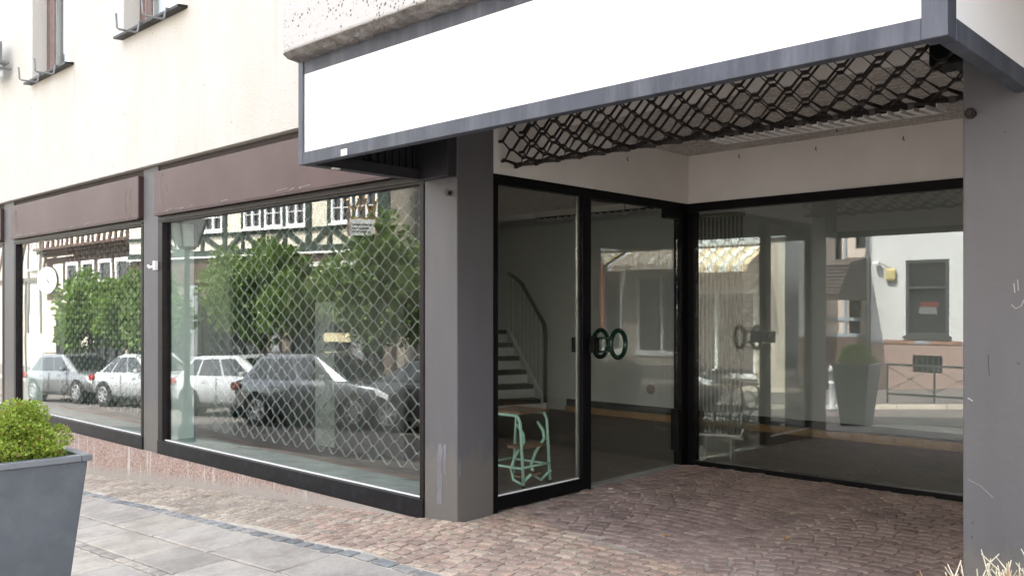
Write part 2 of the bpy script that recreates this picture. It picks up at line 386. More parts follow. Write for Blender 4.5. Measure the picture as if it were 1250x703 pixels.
def stone_shape(lx, ly, ht, jit, ch=.12, nseg=2):
    """closed stone with an uneven outline; returns verts (z 0 = ground line) and faces"""
    hx, hy = lx / 2, ly / 2; ring = []
    cs = [(-hx, -hy), (hx, -hy), (hx, hy), (-hx, hy)]
    for k in range(4):
        a = cs[k]; b = cs[(k + 1) % 4]
        c0 = (a[0] * (1 - ch) + 0, a[1] * (1 - ch)); r = random.random
        ring.append((a[0] * (1 - jit * r()) , a[1] * (1 - jit * r())))
        if nseg > 1: ring.append(((a[0] + b[0]) / 2 * (1 + jit * (r() - .35)), (a[1] + b[1]) / 2 * (1 + jit * (r() - .35))))
    n = len(ring); inn = 1 - min(.22, .008 / min(hx, hy) * 1.0)
    tz = [ht * (1 + .25 * (random.random() - .5)) for _ in ring]
    vs = [(x, y, -.02) for x, y in ring] + [(x, y, ht * .35) for x, y in ring] + [(x * inn, y * inn, t) for (x, y), t in zip(ring, tz)] + [(0, 0, ht * 1.12)]
    fs = []
    for k in range(n):
        j = (k + 1) % n; fs += [(k, j, n + j, n + k), (n + k, n + j, 2 * n + j, 2 * n + k), (2 * n + k, 2 * n + j, 3 * n)]
    return vs, fs
stones = []   # (x, y, rot, lx, ly, zone)
def rnd(a, b): return random.uniform(a, b)
def arc_off(x, per=1.35, amp=.17):
    q = (x / per) % 1.0; return amp * (1 - (2 * q - 1) ** 2)
def arc_rot(x, per=1.35, amp=.17):
    q = (x / per) % 1.0; return math.atan(-amp * 4 * (2 * q - 1) / per)
# recess and front: rows of setts laid in segmental arcs
row = 0; yy = -1.2
while yy < 2.95:
    d = .092 if yy > .35 else .088
    x = -13.6 + rnd(0, .1)
    while x < 1.6:
        L = rnd(.105, .14) if x > -5.6 else rnd(.08, .105)
        cx = x + L / 2
        bd0 = .30 + .10 * math.sin(cx * 2.3) - .22 * (cx + 3.3)
        A = .20 if (yy > bd0 - .10 and cx > -4.45) else .035
        off = arc_off(cx, 1.35, A) + (.20 - A) * .66; ro = arc_rot(cx, 1.35, A)
        cy = yy + off
        ok = (yb(cx) + .055 < cy)
        if cx < -4.40 and cy > .0: ok = False
        if cx > -1.25 and cy > -.045: ok = False
        if cy > 2.86: ok = False
        if cx < -4.44: ok = ok and cy < .0
        if ok:
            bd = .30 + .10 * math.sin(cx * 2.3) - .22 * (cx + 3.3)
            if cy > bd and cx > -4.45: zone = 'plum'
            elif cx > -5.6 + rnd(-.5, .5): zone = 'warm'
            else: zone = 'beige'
            gp = .006 if zone == 'plum' else (.018 if zone == 'warm' else .014)
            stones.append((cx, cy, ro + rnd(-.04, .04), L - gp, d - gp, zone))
        x += L
    yy += d; row += 1
# blue band
x = -13.5
while x < 1.6:
    L = rnd(.13, .19); cx = x + L / 2; a = math.atan((yb(cx + .1) - yb(cx - .1)) / .2)
    stones.append((cx, yb(cx) - .03 + rnd(-.008, .008), a + rnd(-.07, .07), L - .022, .085, 'blue')); x += L
cxm, sxm = math.cos(R(43.5)), math.sin(R(43.5))
def shows(x, y):
    Rr = x * cxm + (y + 4.12) * sxm; F = -x * sxm + (y + 4.12) * cxm
    if F < 1: return -1
    u = 625 + 1080 * Rr / F; v = 378 - 1080 * (g(x, y) - 1.45) / F
    return 1 / F if (-10 < u < 1178 and v < 712 and not (u < 90 and v > 560)) else 0
def sett_pool(zone, n=10):
    out = []
    for k in range(n):
        lx = {'beige': .083, 'warm': .114, 'plum': .114, 'blue': .148}[zone]; ly = {'blue': .10}.get(zone, .078)
        vs, fs = stone_shape(lx, ly, .006, .10)
        c = random.choice(ZC[zone]); kf = rnd(.85, 1.12)
        out.append((MB().add(vs, fs, tuple(q * kf for q in c)).mesh('sett', 'sett_stone'), lx, ly))
    return out
pools = {z: sett_pool(z) for z in ('beige', 'warm', 'plum', 'blue')}
stones.sort(key=lambda s: -shows(s[0], s[1]))
near, rest = stones[:300], stones[300:]
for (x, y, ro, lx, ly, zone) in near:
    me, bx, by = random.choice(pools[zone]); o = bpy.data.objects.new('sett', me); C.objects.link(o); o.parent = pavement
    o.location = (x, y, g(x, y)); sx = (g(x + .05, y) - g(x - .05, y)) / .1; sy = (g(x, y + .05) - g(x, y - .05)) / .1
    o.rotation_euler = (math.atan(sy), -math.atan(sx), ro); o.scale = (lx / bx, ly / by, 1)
far = MB()
for (x, y, ro, lx, ly, zone) in rest:
    vs, fs = stone_shape(lx, ly, .006, .10); c = random.choice(ZC[zone]); kf = rnd(.82, 1.14); cr, sr = math.cos(ro), math.sin(ro)
    far.add([(x + a * cr - b * sr, y + a * sr + b * cr, g(x + a * cr - b * sr, y + a * sr + b * cr) + z) for a, b, z in vs], fs, tuple(q * kf for q in c))
o = far.build('setts', 'sett_stone', pavement); o['kind'] = 'stuff'
# slabs with thin rows of split stones between them
fill = MB()
y1 = None; rowk = 0
for i in range(7):
    dep = [.40, .36, .42, .38, .40, .36, .42][i]; x = -13 + (i % 2) * .55 + i * .13
    base = -.095 - sum([.40, .36, .42, .38, .40, .36, .42][:i]) - .075 * (i // 2) - .004 * i
    while x < 1.2:
        L = rnd(.55, .95); cx = x + L / 2; ytop = yb(cx) + base; cy = ytop - dep / 2
        if cy - dep / 2 < -3.28: x += L; continue
        vs, fs = stone_shape(L - .014, dep - .014, .011, .012, nseg=2)
        c = random.choice(ZC['slab']); kf = rnd(.93, 1.06); a = math.atan((yb(cx + .3) - yb(cx - .3)) / .6); ca, sa = math.cos(a), math.sin(a)
        q = MB().add([(p * ca - r * sa, p * sa + r * ca, z + g(cx + p * ca - r * sa, cy + p * sa + r * ca) - g(cx, cy)) for p, r, z in vs], fs, tuple(t * kf for t in c))
        me = q.mesh('slab', 'slab_stone'); o = bpy.data.objects.new('slab', me); C.objects.link(o); o.parent = pavement; o.location = (cx, cy, g(cx, cy))
        x += L
    if i % 2 == 1:
        x = -13
        while x < 1.2:
            L = rnd(.1, .26); cx = x + L / 2; cy = yb(cx) + base - dep - .036
            vs, fs = stone_shape(L - .012, .058, .010, .06); c = random.choice(ZC['slab']); kf = rnd(.8, 1.15)
            fill.add([(cx + a, cy + b, g(cx + a, cy + b) + z) for a, b, z in vs], fs, tuple(t * kf for t in c)); x += L
o = fill.build('filler_strip', 'slab_stone', pavement); o['kind'] = 'stuff'

# ------------------------------------------------------------------ the shop building
XP = -4.426; YBK = 2.90; CZ = 2.86
shop = thing('shop_building', 'cream rendered shop building with grey pillars, brown fascia panels and a recessed entrance', 'building')
# upper walls: rendered front with two window openings, built from blocks butted together
wl_ = MB(); FX0, FX1 = -20.0, -4.79
holes = [(-12.47, -11.20, 4.42, 5.85), (-9.66, -8.33, 4.42, 5.85)]
zs = [2.945, 4.42, 5.85, 8.6]
wl_.box(FX0, FX1, -.06, .30, 2.945, 4.42); wl_.box(FX0, FX1, -.06, .30, 5.85, 8.6)
xs = [FX0] + [q for h_ in holes for q in h_[:2]] + [FX1]
for a, b in zip(xs[::2], xs[1::2]): wl_.box(a, b, -.06, .30, 4.42, 5.85)
wl_.build('upper_wall', 'cream_plaster', shop)
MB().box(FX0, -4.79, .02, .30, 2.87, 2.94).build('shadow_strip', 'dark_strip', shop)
box('rear_wall', 'cream_plaster', shop, -20, 9, 8.0, 8.3, -1.6, 8.6)
box('side_wall', 'cream_plaster', shop, -20.3, -20, -.06, 8.3, -2, 8.6)
box('side_wall', 'cream_plaster', shop, 9, 9.3, -.06, 8.3, -.5, 8.6)
box('upper_wall', 'cream_plaster', shop, -4.789, 9, .0, .30, 3.0, 8.6)
MB().prism([(-.4, 8.601), (8.7, 8.601), (4.15, 11.2)], -20.5, 9.5, 'x').build('roof', 'roof_red', shop)
bay = MB(); random.seed(3)
bay.box(-4.79, 6.0, -1.135, -.002, 3.03, 6.2); bay.build('bay_front', 'pebble_dash', shop, bevel=.015)
# crumbling underside lip of the bay
lp = MB(); n = 220; vs = []
for i in range(n + 1):
    x = -4.79 + 10.79 * i / n; j = .010 * random.random()
    vs += [(x, -1.135 + j, 3.028), (x, -1.10 + j * 2, 2.992 + .02 * random.random()), (x, -.96, 2.985 + .01 * random.random()), (x, -.96, 3.028)]
lp.add(vs, [(4 * i + k, 4 * i + 4 + k, 4 * i + 4 + (k + 1) % 4, 4 * i + (k + 1) % 4) for i in range(n) for k in range(4)] + [(0, 1, 2, 3), (4 * n + 3, 4 * n + 2, 4 * n + 1, 4 * n)])
lp.build('bay_soffit_edge', 'rough_concrete', shop)
# pillars
def pillar(x0, x1, y1, zb, zt, y0=0.0): return box('pillar', 'grey_pillar_paint', shop, x0, x1, y0, y1, zb, zt, bevel=.008)
pillar(-4.765, XP, .355, -.3, 3.0); pillar(-9.306, -8.958, .10, -.30, 2.943); pillar(-13.784, -13.374, .10, -.62, 2.943)
pillar(-1.221, -.62, .40, -.3, 3.0)
# ring bolts on pillars
for (x, z) in ((-4.50, 2.25), (-1.185, 2.29)):
    b = MB().lathe([(.012, -.035), (.012, -.002)], 10, (x, z), 'y'); b.tube([(x + .018 * math.cos(k * .7), -.03, z + .018 * math.sin(k * .7)) for k in range(9)], .005, 6, True)
    b.lathe([(.021, -.006), (.021, -.001)], 12, (x, z), 'y'); b.build('ring_bolt', 'handrail_brown', shop)
b = MB(); b.box(-8.99, -8.955, -.045, .002, 1.86, 1.955); b.tube([(-8.985, -.03, 1.90), (-9.03, -.06, 1.885), (-9.06, -.06, 1.91)], .014, 8)
b.build('latch', 'white_label', shop, bevel=.004)
# scratched marks and paint smears
def mark(pts, w_=.0022, m='scratch_white', r_=.0): 
    MB().tube([(x, -.0015 - r_, z) for x, z in pts], w_, 4).build('scratch_mark', m, shop)
mark([(-1.022, 1.56), (-1.018, 1.52)]); mark([(-1.008, 1.575), (-1.005, 1.53)]); mark([(-1.03, 1.47), (-1.015, 1.455), (-.995, 1.465), (-.985, 1.49)])
mark([(-1.20, 1.07), (-1.18, 1.058)], .003); mark([(-1.20, .72), (-1.15, .70), (-1.10, .655)], .0008); mark([(-1.12, 1.26), (-1.115, 1.17)], .001, 'cast_iron')
for x0_, z0_, h_, w_ in ((-4.60, .10, .42, .035), (-4.55, .32, .20, .02)):
    n_ = 9; L_ = [(x0_ - w_ * rnd(.3, 1), z0_ + h_ * k / n_) for k in range(n_ + 1)]; R_ = [(x0_ + w_ * rnd(.3, 1), z0_ + h_ * k / n_) for k in range(n_, -1, -1)]
    MB().prism(L_ + R_, -.0022, -.0005, 'y').build('paint_smear', 'smear_paint', shop)
MB().prism([(.02, .30), (.035, .33), (.04, .42), (.03, .44), (.012, .40)], XP + .0005, XP + .002, 'x').build('chip', 'smear_paint', shop)
# plinth under the display windows
pl = MB(); n = 60
for (xa, xb) in ((-20, XP - .35),):
    vs = []
    for i in range(n + 1):
        x = xa + (xb - xa) * i / n; zt = -.034 if x > -9.0 else (-.034 if x > -9.3 else -.035)
        vs += [(x, .0 - .012, g(x, 0) - .2), (x, -.012, zt), (x, .3, zt), (x, .3, g(x, 0) - .2)]
    pl.add(vs, [(4 * i + k, 4 * i + 4 + k, 4 * i + 4 + (k + 1) % 4, 4 * i + (k + 1) % 4) for i in range(n) for k in range(4)] + [(0, 1, 2, 3), (4 * n + 3, 4 * n + 2, 4 * n + 1, 4 * n)])
pl.build('plinth', 'pink_granite', shop)
# fascia panels: a proud brown sheet with folded edges
def fascia_panel(x0, x1, lab):
    o = box('fascia_panel', 'brown_fascia', shop, x0, x1, -.045, .02, 2.425, 2.868, bevel=.006)
    e = MB(); e.box(x0 + .004, x1 - .004, -.048, .018, 2.412, 2.424); e.box(x1 + .001, x1 + .012, -.043, .05, 2.425, 2.866); e.build('panel_edge', 'fascia_edge', o)
    s = MB(); random.seed(int(abs(x0) * 7))
    for cx in (x0 + .22, x1 - .22):
        for q in range(3):
            h_ = rnd(.09, .17); ww = rnd(.03, .07); zc = rnd(2.58, 2.68); xc = cx + rnd(-.1, .1); a0 = rnd(0, 2)
            pts = [(xc + ww * math.cos(a0 + t * .38) + rnd(-.003, .003), -.0462, zc + h_ * math.sin(a0 + t * .38)) for t in range(rnd(7, 13).__int__())]
            c_ = MB()
            c_.tube(pts, .0014, 3); c_.build('scratch', 'scratch_white', o)
    for q in range(14):
        xc = rnd(x0 + .03, x1 - .3) if q > 8 else rnd(x0, x0 + .8); MB().bar((xc, -.0462, 2.44 + rnd(0, .02)), (xc + rnd(.03, .2), -.0462, 2.44 + rnd(0, .03)), .003, .0016, (0, 1, 0)).build('scratch', 'scratch_white', o)
    return o
fascia_panel(-13.36, -9.34, ''); fascia_panel(-8.955, -4.78, ''); fascia_panel(-19.5, -13.80, '')
# display windows (frame members, pane, sill tray)
def display(x0, x1, gx0, gx1, gm, zlow=.0):
    w_ = MB().box(x0, x1, .0, .09, 2.343, 2.41).build('display_window', 'window_frame_metal', shop, bevel=.004)
    box('transom_bead', 'window_frame_metal', w_, x0 + .01, x1 - .01, -.012, .0, 2.362, 2.378, bevel=.002)
    box('bottom_rail', 'frame_rail_metal', w_, x0, x1, -.014, .09, -.033, .105, bevel=.004)
    box('stile', 'window_frame_metal', w_, x0, gx0, -.006, .09, .106, 2.342, bevel=.004)
    box('stile', 'window_frame_metal', w_, gx1, x1, -.006, .09, .106, 2.342, bevel=.004)
    box('pane', gm, w_, gx0 - .005, gx1 + .005, .040, .048, .106, 2.342)
    box('glazing_bead', 'white_louvre', w_, gx0 + .002, gx1 - .002, .022, .036, .107, .117)
    s = box('sill_tray', 'sill_laminate', w_, gx0 - .02, gx1 + .02, .055, .43, .06, .103, bevel=.003)
    box('sill_edge', 'sill_edge_wood', w_, gx0 - .02, gx1 + .02, .431, .56, -.02, .098)
    return w_
display(-8.955, -4.768, -8.855, -4.812, 'shop_glass')
display(-13.37, -9.31, -13.29, -9.36, 'wavy_glass')
display(-19.5, -13.79, -19.4, -13.86, 'shop_glass')
box('tray_end_block', 'rubber', shop, -5.02, -4.83, .30, .42, .104, .135, bevel=.01)
# pale side panels inside the displays
for x in (-8.93, -13.36):
    box('side_panel', 'side_panel_paint', shop, x + .035, x + .07, .10, .34, .104, 2.35)
    box('panel_post', 'steel_grey', shop, x + .03, x + .08, .345, .375, .10, 2.35)
# recess: soffits, walls over the glass
box('soffit_panel', 'recess_plaster', shop, XP - .0, -1.0, .0, 1.12, CZ, CZ + .14)
box('slatted_ceiling', 'streaked_ceiling', shop, XP, -1.0, 1.121, 3.3, CZ, CZ + .14)
box('recess_lintel', 'recess_plaster', shop, XP - .10, XP, .357, YBK + .1, 2.421, CZ + .13)
box('recess_lintel', 'recess_plaster', shop, XP + .001, 1.0, YBK, YBK + .10, 2.421, CZ + .13)
box('recess_side_wall', 'recess_plaster', shop, -1.221, -1.05, .401, YBK + .1, -.1, CZ - .001)
# small hooks left in the ceiling and walls
hk = [(XP + .01, 1.95, 2.72), (-3.9, 2.89, 2.80), (-3.2, 2.89, 2.78), (-2.5, 2.89, 2.77), (-3.9, 2.2, 2.85), (-3.6, 2.35, 2.85), (-2.9, 2.6, 2.85), (-2.2, 1.5, 2.85)]
for x, y, z in hk: MB().tube([(x, y, z + .01), (x, y - .012, z - .01), (x + .012, y - .012, z - .022)], .004, 5).build('hook', 'cast_iron', shop)
# entrance glazing along the side of the recess
eg = MB().box(XP - .07, XP, .358, YBK, 2.352, 2.42).build('entrance_front', 'black_metal', shop, bevel=.003)
box('stile', 'black_metal', eg, XP - .07, XP, .358, .40, .0, 2.351); box('bottom_rail', 'black_metal', eg, XP - .07, XP, .401, 1.355, .015, .112, bevel=.002)
box('mullion', 'black_metal', eg, XP - .07, XP + .004, 1.356, 1.462, .01, 2.351, bevel=.003)
box('alu_strip', 'door_alu', eg, XP - .05, XP - .030, 1.331, 1.355, .113, 2.351)
box('alu_bead', 'white_louvre', eg, XP - .03, XP - .012, .402, 1.33, .113, .121)
box('corner_post', 'black_metal', eg, XP - .075, XP + .006, 2.775, 2.92, .02, 2.351, bevel=.003)
box('pane', 'shop_glass', eg, XP - .045, XP - .037, .401, 1.33, .122, 2.351)
dl = box('glass_door', 'shop_glass', eg, XP - .045, XP - .037, 1.463, 2.774, .045, 2.33)
box('door_closer', 'black_metal', eg, XP - .06, XP + .012, 2.55, 2.77, 2.27, 2.35, bevel=.004)
box('floor_track', 'steel_grey', eg, XP - .06, XP + .02, 1.47, 2.77, .02, .042)
box('hinge_block', 'black_metal', eg, XP - .06, XP + .02, 2.70, 2.775, .18, .55, bevel=.006)
for xo in (.055, -.125):
    h_ = MB().tube([(XP + xo, 1.755 + .100 * math.cos(k * math.pi / 16), 1.168 + .112 * math.sin(k * math.pi / 16)) for k in range(32)], .019, 10, True).build('door_pull_ring', 'green_handle', eg, smooth=True)
    for dz in (-.055, .055): MB().bar((XP + xo, 1.46, 1.168 + dz), (XP + xo, 1.67, 1.168 + dz), .022, .016).build('bracket_bar', 'green_handle', h_)
    MB().bar((XP + xo, 1.40, 1.168), (XP + xo, 1.475, 1.168), .05, .12).build('bracket_plate', 'black_metal', h_, bevel=.004)
# rear glazing of the recess
rg = MB().box(XP + .007, 1.0, YBK - .02, YBK + .07, 2.345, 2.42).build('rear_glazing', 'black_metal', shop, bevel=.003)
box('bottom_rail', 'black_metal', rg, XP + .007, 1.0, YBK - .02, YBK + .07, .02, .078, bevel=.003)
box('stile', 'black_metal', rg, XP + .007, XP + .07, YBK - .02, YBK + .07, .079, 2.344)
box('pane', 'recess_glass', rg, XP + .071, 1.0, YBK + .02, YBK + .028, .079, 2.344)
# upper windows
def upper_window(x0, x1, lab):
    z0, z1 = 4.42, 5.85
    f = box('upper_window', 'brown_window', shop, x0, x0 + .16, .115, .17, z0, z1)
    for k, (a, b, m) in enumerate(((x0 + .165, x0 + .20, 'steel_grey'), (x0 + .205, x0 + .34, 'brown_window'), (x0 + .345, x0 + .375, 'steel_grey'), (x1 - .10, x1 - .02, 'steel_grey'))):
        box('frame_bar', m, f, a, b, .105 - .01 * (k % 2), .16, z0, z1)
    box('frame_bar', 'brown_window', f, x0 + .38, x1 - .101, .11, .16, z0, z0 + .06)
    box('pane', 'shop_glass', f, x0 + .376, x1 - .101, .13, .138, z0 + .061, z1)
    box('curtain', 'curtain', f, x0 + .3, x1, .24, .25, z0, z1)
    s = MB().prism([(-.16, 4.365), (-.16, 4.39), (.12, 4.419), (.12, 4.385)], x0 - .03, x1 + .14, 'x').build('window_sill', 'window_frame_metal', f)
upper_window(-12.47, -11.20, ''); upper_window(-9.66, -8.33, '')
for k, (sx, lab) in enumerate(((-11.90, 'left end of the far upper window sill'), (-11.35, 'middle of the far upper window sill'), (-9.02, 'left end of the nearer upper window sill'), (-8.42, 'middle of the nearer upper window sill'))):
    b = MB().tube([(sx, .0, 4.385), (sx, -.17, 4.40), (sx, -.185, 4.30), (sx, -.20, 4.285), (sx - .03, -.36, 4.285), (sx - .04, -.38, 4.30), (sx - .04, -.39, 4.44)], .011, 7)
    tag(b.build('flower_box_bracket', 'galvanised', None, smooth=True), 'empty bent steel flower box bracket at the ' + lab, 'bracket', 'flower box brackets on the upper sills')
fl = thing('floodlight', 'finned grey floodlight on a bracket at the left edge of the cream wall', 'floodlight', (-13.42, -.06, 4.72))
for k in range(6): box('fin', 'galvanised', fl, -.30 + k * .085, -.27 + k * .085, -.30, -.12, .10, .36)
box('lamp_housing', 'galvanised', fl, -.34, .22, -.34, -.05, .06, .095); box('lens', 'lamp_clear', fl, -.30, .16, -.30, -.10, -.12, .05, bevel=.03); MB().tube([(.18, -.02, .0), (.18, -.25, -.02), (.12, -.28, .05)], .02).build('bracket', 'galvanised', fl)

# ------------------------------------------------------------------ shop interior
box('floor_slab', 'mortar', shop, -19.9, -10.5, .56, 7.9, -1.1, -.02)
def floor_mat():
    m, n, l, p = new_mat('shop_floor'); co = coords(n, l)
    c = ramp(n, l, noise(n, l, coords(n, l, (.6, 5, 1)), 3, 6), [(.3, (.07, .057, .047)), (.7, (.14, .115, .092))])
    c = mixc(n, l, ramp(n, l, noise(n, l, co, 1.3, 7, .7), [(.55, (0, 0, 0)), (.75, (1, 1, 1))]), c, (.22, .17, .125))
    l.new(c, p.inputs['Base Color']); p.inputs['Roughness'].default_value = .42; M['shop_floor'] = m
floor_mat()
box('shop_floor', 'shop_floor', shop, -10.49, XP - .075, .56, 5.45, -.10, .035); box('shop_floor', 'shop_floor', shop, XP - .074, 1.0, YBK + .075, 5.45, -.10, .035)
box('shop_floor', 'shop_floor', shop, XP - .33, XP - .075, .357, .559, -.10, .035)
box('shop_floor', 'shop_floor', shop, -13.35, -10.491, .56, 5.45, -.10, .035)
box('interior_back_wall', 'interior_wall', shop, -13.9, 1.1, 5.45, 5.6, -.1, 2.87)
box('interior_side_wall', 'interior_wall', shop, -13.9, -13.75, .12, 5.449, -.1, 2.87); box('interior_side_wall', 'interior_wall', shop, 1.001, 1.1, YBK - .1, 5.449, -.1, 2.87)
ceil = box('interior_ceiling', 'streaked_ceiling', shop, -13.74, XP - .105, .301, 5.449, CZ, CZ + .12); box('interior_ceiling', 'streaked_ceiling', shop, XP - .104, 1.0, 3.301, 5.449, CZ, CZ + .12)
box('dark_skirting', 'interior_grey', shop, -8.0, 1.0, 5.42, 5.449, .036, .20)
box('skirting_board', 'skirting_wood', shop, -7.95, 1.0, 5.33, 5.419, .036, .115, bevel=.004)
vt = MB().lathe([(.062, 5.43), (.066, 5.447)], 20, (-6.59, .42), 'y').build('wall_vent', 'worn_wood', shop)
for (x, z) in ((-7.75, .62), (-7.68, .38)): box('wall_socket', 'interior_grey', shop, x, x + .07, 5.435, 5.449, z, z + .08, bevel=.004)
# display partition that shows behind the big window
pt = thing('partition', 'low pale partition end with a grey board behind the big display window grille', 'partition', (-7.9, 1.2, 0))
box('end_panel', 'panel_grey', pt, 0, .34, 0, .05, .036, 1.53); box('board', 'interior_grey', pt, .341, 1.45, .01, .04, .036, 1.53)
box('added_dark_backing', 'interior_grey', shop, -9.1, -6.45, 1.6, 1.66, .036, 2.85)  # added wall hiding the stairs, coloured dark so the interior reads unlit
box('added_lit_backdrop', 'panel_grey', shop, -13.3, -9.3, 1.0, 1.03, .036, 2.85)  # added sheet whose grey stands in for the lit interior behind the bars
# staircase
st = thing('staircase', 'staircase with dark treads, white risers and a bent brown handrail inside the shop', 'staircase', (-8.13, 5.0, .035), R(180 - 20))
box('landing', 'tread_dark', st, 1.30, 2.30, -.02, 1.45, 1.06, 1.116)
for k in range(6):
    x = k * .215; z = k * .186
    box('riser', 'riser_white', st, x + .03, x + .05, -.05, 1.45, z, z + .122)
    box('tread', 'tread_dark', st, x, x + .26, -.02, 1.45, z + .123, z + .186, bevel=.006)
MB().prism([(-.0, 0), (.10, 0), (1.42, 1.02), (2.3, 1.02), (2.3, 1.15), (1.15, 1.15), (.0, .17)], -.10, -.055, 'y').build('stringer', 'riser_white', st)
hr = MB().tube([(.0, -.09, .13), (.0, -.09, 1.05), (.02, -.09, 1.17), (.04, -.09, 1.22), (.68, -.09, 1.77), (.76, -.09, 1.82), (1.50, -.09, 2.10)], .030, 8).build('handrail', 'handrail_brown', st, smooth=True)
for k in range(10):
    x = .09 + k * .12; z = .20 + x * .85; zt = 1.22 + (x - .04) / .64 * .55 if x < .68 else 1.77 + (x - .68) * .40
    MB().tube([(x, -.09, z), (x, -.09, zt)], .007, 5).build('baluster', 'steel_grey', st)
# pendant louvred lamps
for k, (x0, x1, y, lab) in enumerate(((-8.15, -5.05, 5.05, 'long beige louvred ceiling lamp seen through the glass door'),)):
    lp_ = thing('ceiling_lamp', lab, 'lamp', (x0, y, 2.68))
    box('housing', 'lamp_housing', lp_, 0, (x1 - x0) * .49, -.14, .14, .03, .11, bevel=.004); box('housing', 'lamp_housing', lp_, (x1 - x0) * .5, x1 - x0, -.14, .14, .03, .11, bevel=.004)
    box('backing', 'black_metal', lp_, .01, x1 - x0 - .01, -.13, .13, .018, .029)
    for q in range(int((x1 - x0) / .12)): box('louvre', 'white_louvre', lp_, .04 + q * .12, .055 + q * .12, -.13, .13, -.012, .017)
    for q in (.3, x1 - x0 - .3): MB().tube([(q, 0, .11), (q, 0, .18)], .01, 5).build('stem', 'steel_grey', lp_)
# tall tubular radiator
ra = thing('tall_radiator', 'tall cream tubular radiator standing behind the left end of the rear glazing', 'radiator', (-4.27, 3.16, .036))
for k in range(12): MB().tube([(-.22 + k * .042, 0, .26), (-.22 + k * .042, 0, 2.28)], .0135, 6).build('tube', 'radiator_enamel', ra, smooth=True)
for z in (.25, 2.29): MB().tube([(-.25, 0, z), (.27, 0, z)], .02, 8).build('header', 'radiator_enamel', ra, smooth=True)
MB().tube([(-.24, -.05, 0), (-.24, -.05, .22), (-.21, -.05, .245), (.26, -.05, .27), (.28, -.04, .34)], .012, 6).build('pipe', 'white_paint', ra, smooth=True)
for x in (-.16, .14): box('foot', 'radiator_enamel', ra, x, x + .02, -.03, .03, 0, .24)
# mint step stool
sl = thing('step_stool', 'folding step stool with mint green tubes and worn wooden treads behind the entrance pane', 'stool', (-4.93, 1.15, .036), R(2))
t_ = .0125
box('top_step', 'worn_wood', sl, -.17, .17, -.17, .19, .585, .605, bevel=.006)
for s_ in (-1, 1):
    y = s_ * .165
    MB().tube([(-.20, y, 0), (-.165, y, .52), (-.14, y, .565), (-.10, y, .575), (.10, y, .575), (.14, y, .565), (.165, y, .52), (.20, y, 0)], t_, 8).build('leg_frame', 'mint_enamel', sl, smooth=True)
    MB().tube([(-.195, y, .16), (.195, y, .16)], .010, 8).build('side_brace', 'mint_enamel', sl, smooth=True)
for x in (.195, -.195): MB().tube([(x, -.165, .17), (x, .165, .17)], .010, 8).build('cross_brace', 'mint_enamel', sl, smooth=True)
for s_ in (-1, 1):
    y = s_ * .125
    MB().tube([(.10, y, .50), (.16, y, .43), (.17, y, .37), (.08, y, .25), (.03, y, .14), (.06, y, .055), (.14, y, .03), (.24, y, .12)], t_, 8).build('step_arm', 'mint_enamel', sl, smooth=True)
box('step', 'worn_wood', sl, .02, .17, -.16, .16, .31, .33, bevel=.004); box('step', 'worn_wood', sl, .03, .15, -.12, .12, .075, .093, bevel=.004)
for x, y in ((-.20, -.165), (.20, -.165), (-.20, .165), (.20, .165)): MB().lathe([(.016, -.001), (.016, .03)], 10, (x, y)).build('rubber_foot', 'rubber', sl)

# ------------------------------------------------------------------ roller grilles: wavy bars riveted into diamonds
CLIP = MB().box(-.016, .016, -.015, .015, -.009, .009).mesh('clip', 'grille_dark')
def grille(name, label, x0, x1, cell, rowh, posn, nrow, m, dep, th, x_wave=None, bend=None, clip=False):
    t = thing(name, label, 'grille', (0, 0, 0), group='expanding security grilles')
    nx = int(round((x1 - x0) / cell)) ; cell = (x1 - x0) / nx; amp = rowh / 2
    for k in range(nrow):
        pts = []
        for i in range(nx * 2 + 1):
            ph = ((i + k) % 2) * 2 - 1; fl_ = .17 * cell / 2
            xx = x0 + i * cell / 2
            for dx in ((-fl_, fl_) if 0 < i < nx * 2 else ((0, fl_) if i == 0 else (-fl_, 0))): pts.append((xx + dx, ph))
        vs = []
        for (xx, ph) in pts:
            s_ = k * rowh + ph * (amp - th * .6)
            for q in (-1, 1):
                for r in (-1, 1):
                    (y, z), (ny, nz) = posn(s_ + r * th / 2)
                    if bend: xb = xx + bend(xx, z)
                    else: xb = xx
                    vs.append((xb, y + ny * q * dep / 2, z + nz * q * dep / 2))
        fs = []
        for i in range(len(pts) - 1):
            a = 4 * i; b = a + 4
            fs += [(a, b, b + 1, a + 1), (a + 2, a + 3, b + 3, b + 2), (a, a + 2, b + 2, b), (a + 1, b + 1, b + 3, a + 3)]
        MB().add(vs, fs).build('grille_bar', m, t)
        if clip and k:
            for i in range(nx * 2 + 1):
                if ((i + k) % 2) * 2 - 1 == -1:
                    (y, z), nn = posn(k * rowh - amp); c_ = bpy.data.objects.new('clip', CLIP); C.objects.link(c_); c_.parent = t; c_.location = (x0 + i * cell / 2, y, z); c_.rotation_euler.x = math.atan2(nn[1], nn[0])
    return t
def flat_pos(y, z0): return lambda s: ((y + .012 * math.sin(s * 2.2), z0 + s), (1, 0))
grille('roller_grille', 'pale steel diamond security grille lowered behind the big display window', -8.87, -4.86, .19, .066, flat_pos(.50, .20), 34, 'grille_steel', .017, .0046)
grille('roller_grille', 'steel diamond security grille leaning behind the far display window with the round sign', -13.3, -9.42, .19, .066, flat_pos(.58, .20), 34, 'grille_steel_dark', .024, .009,
       bend=lambda x, z: .35 * max(0, -(x + 11.2)) * (z - .2) / 2.2 * .45)
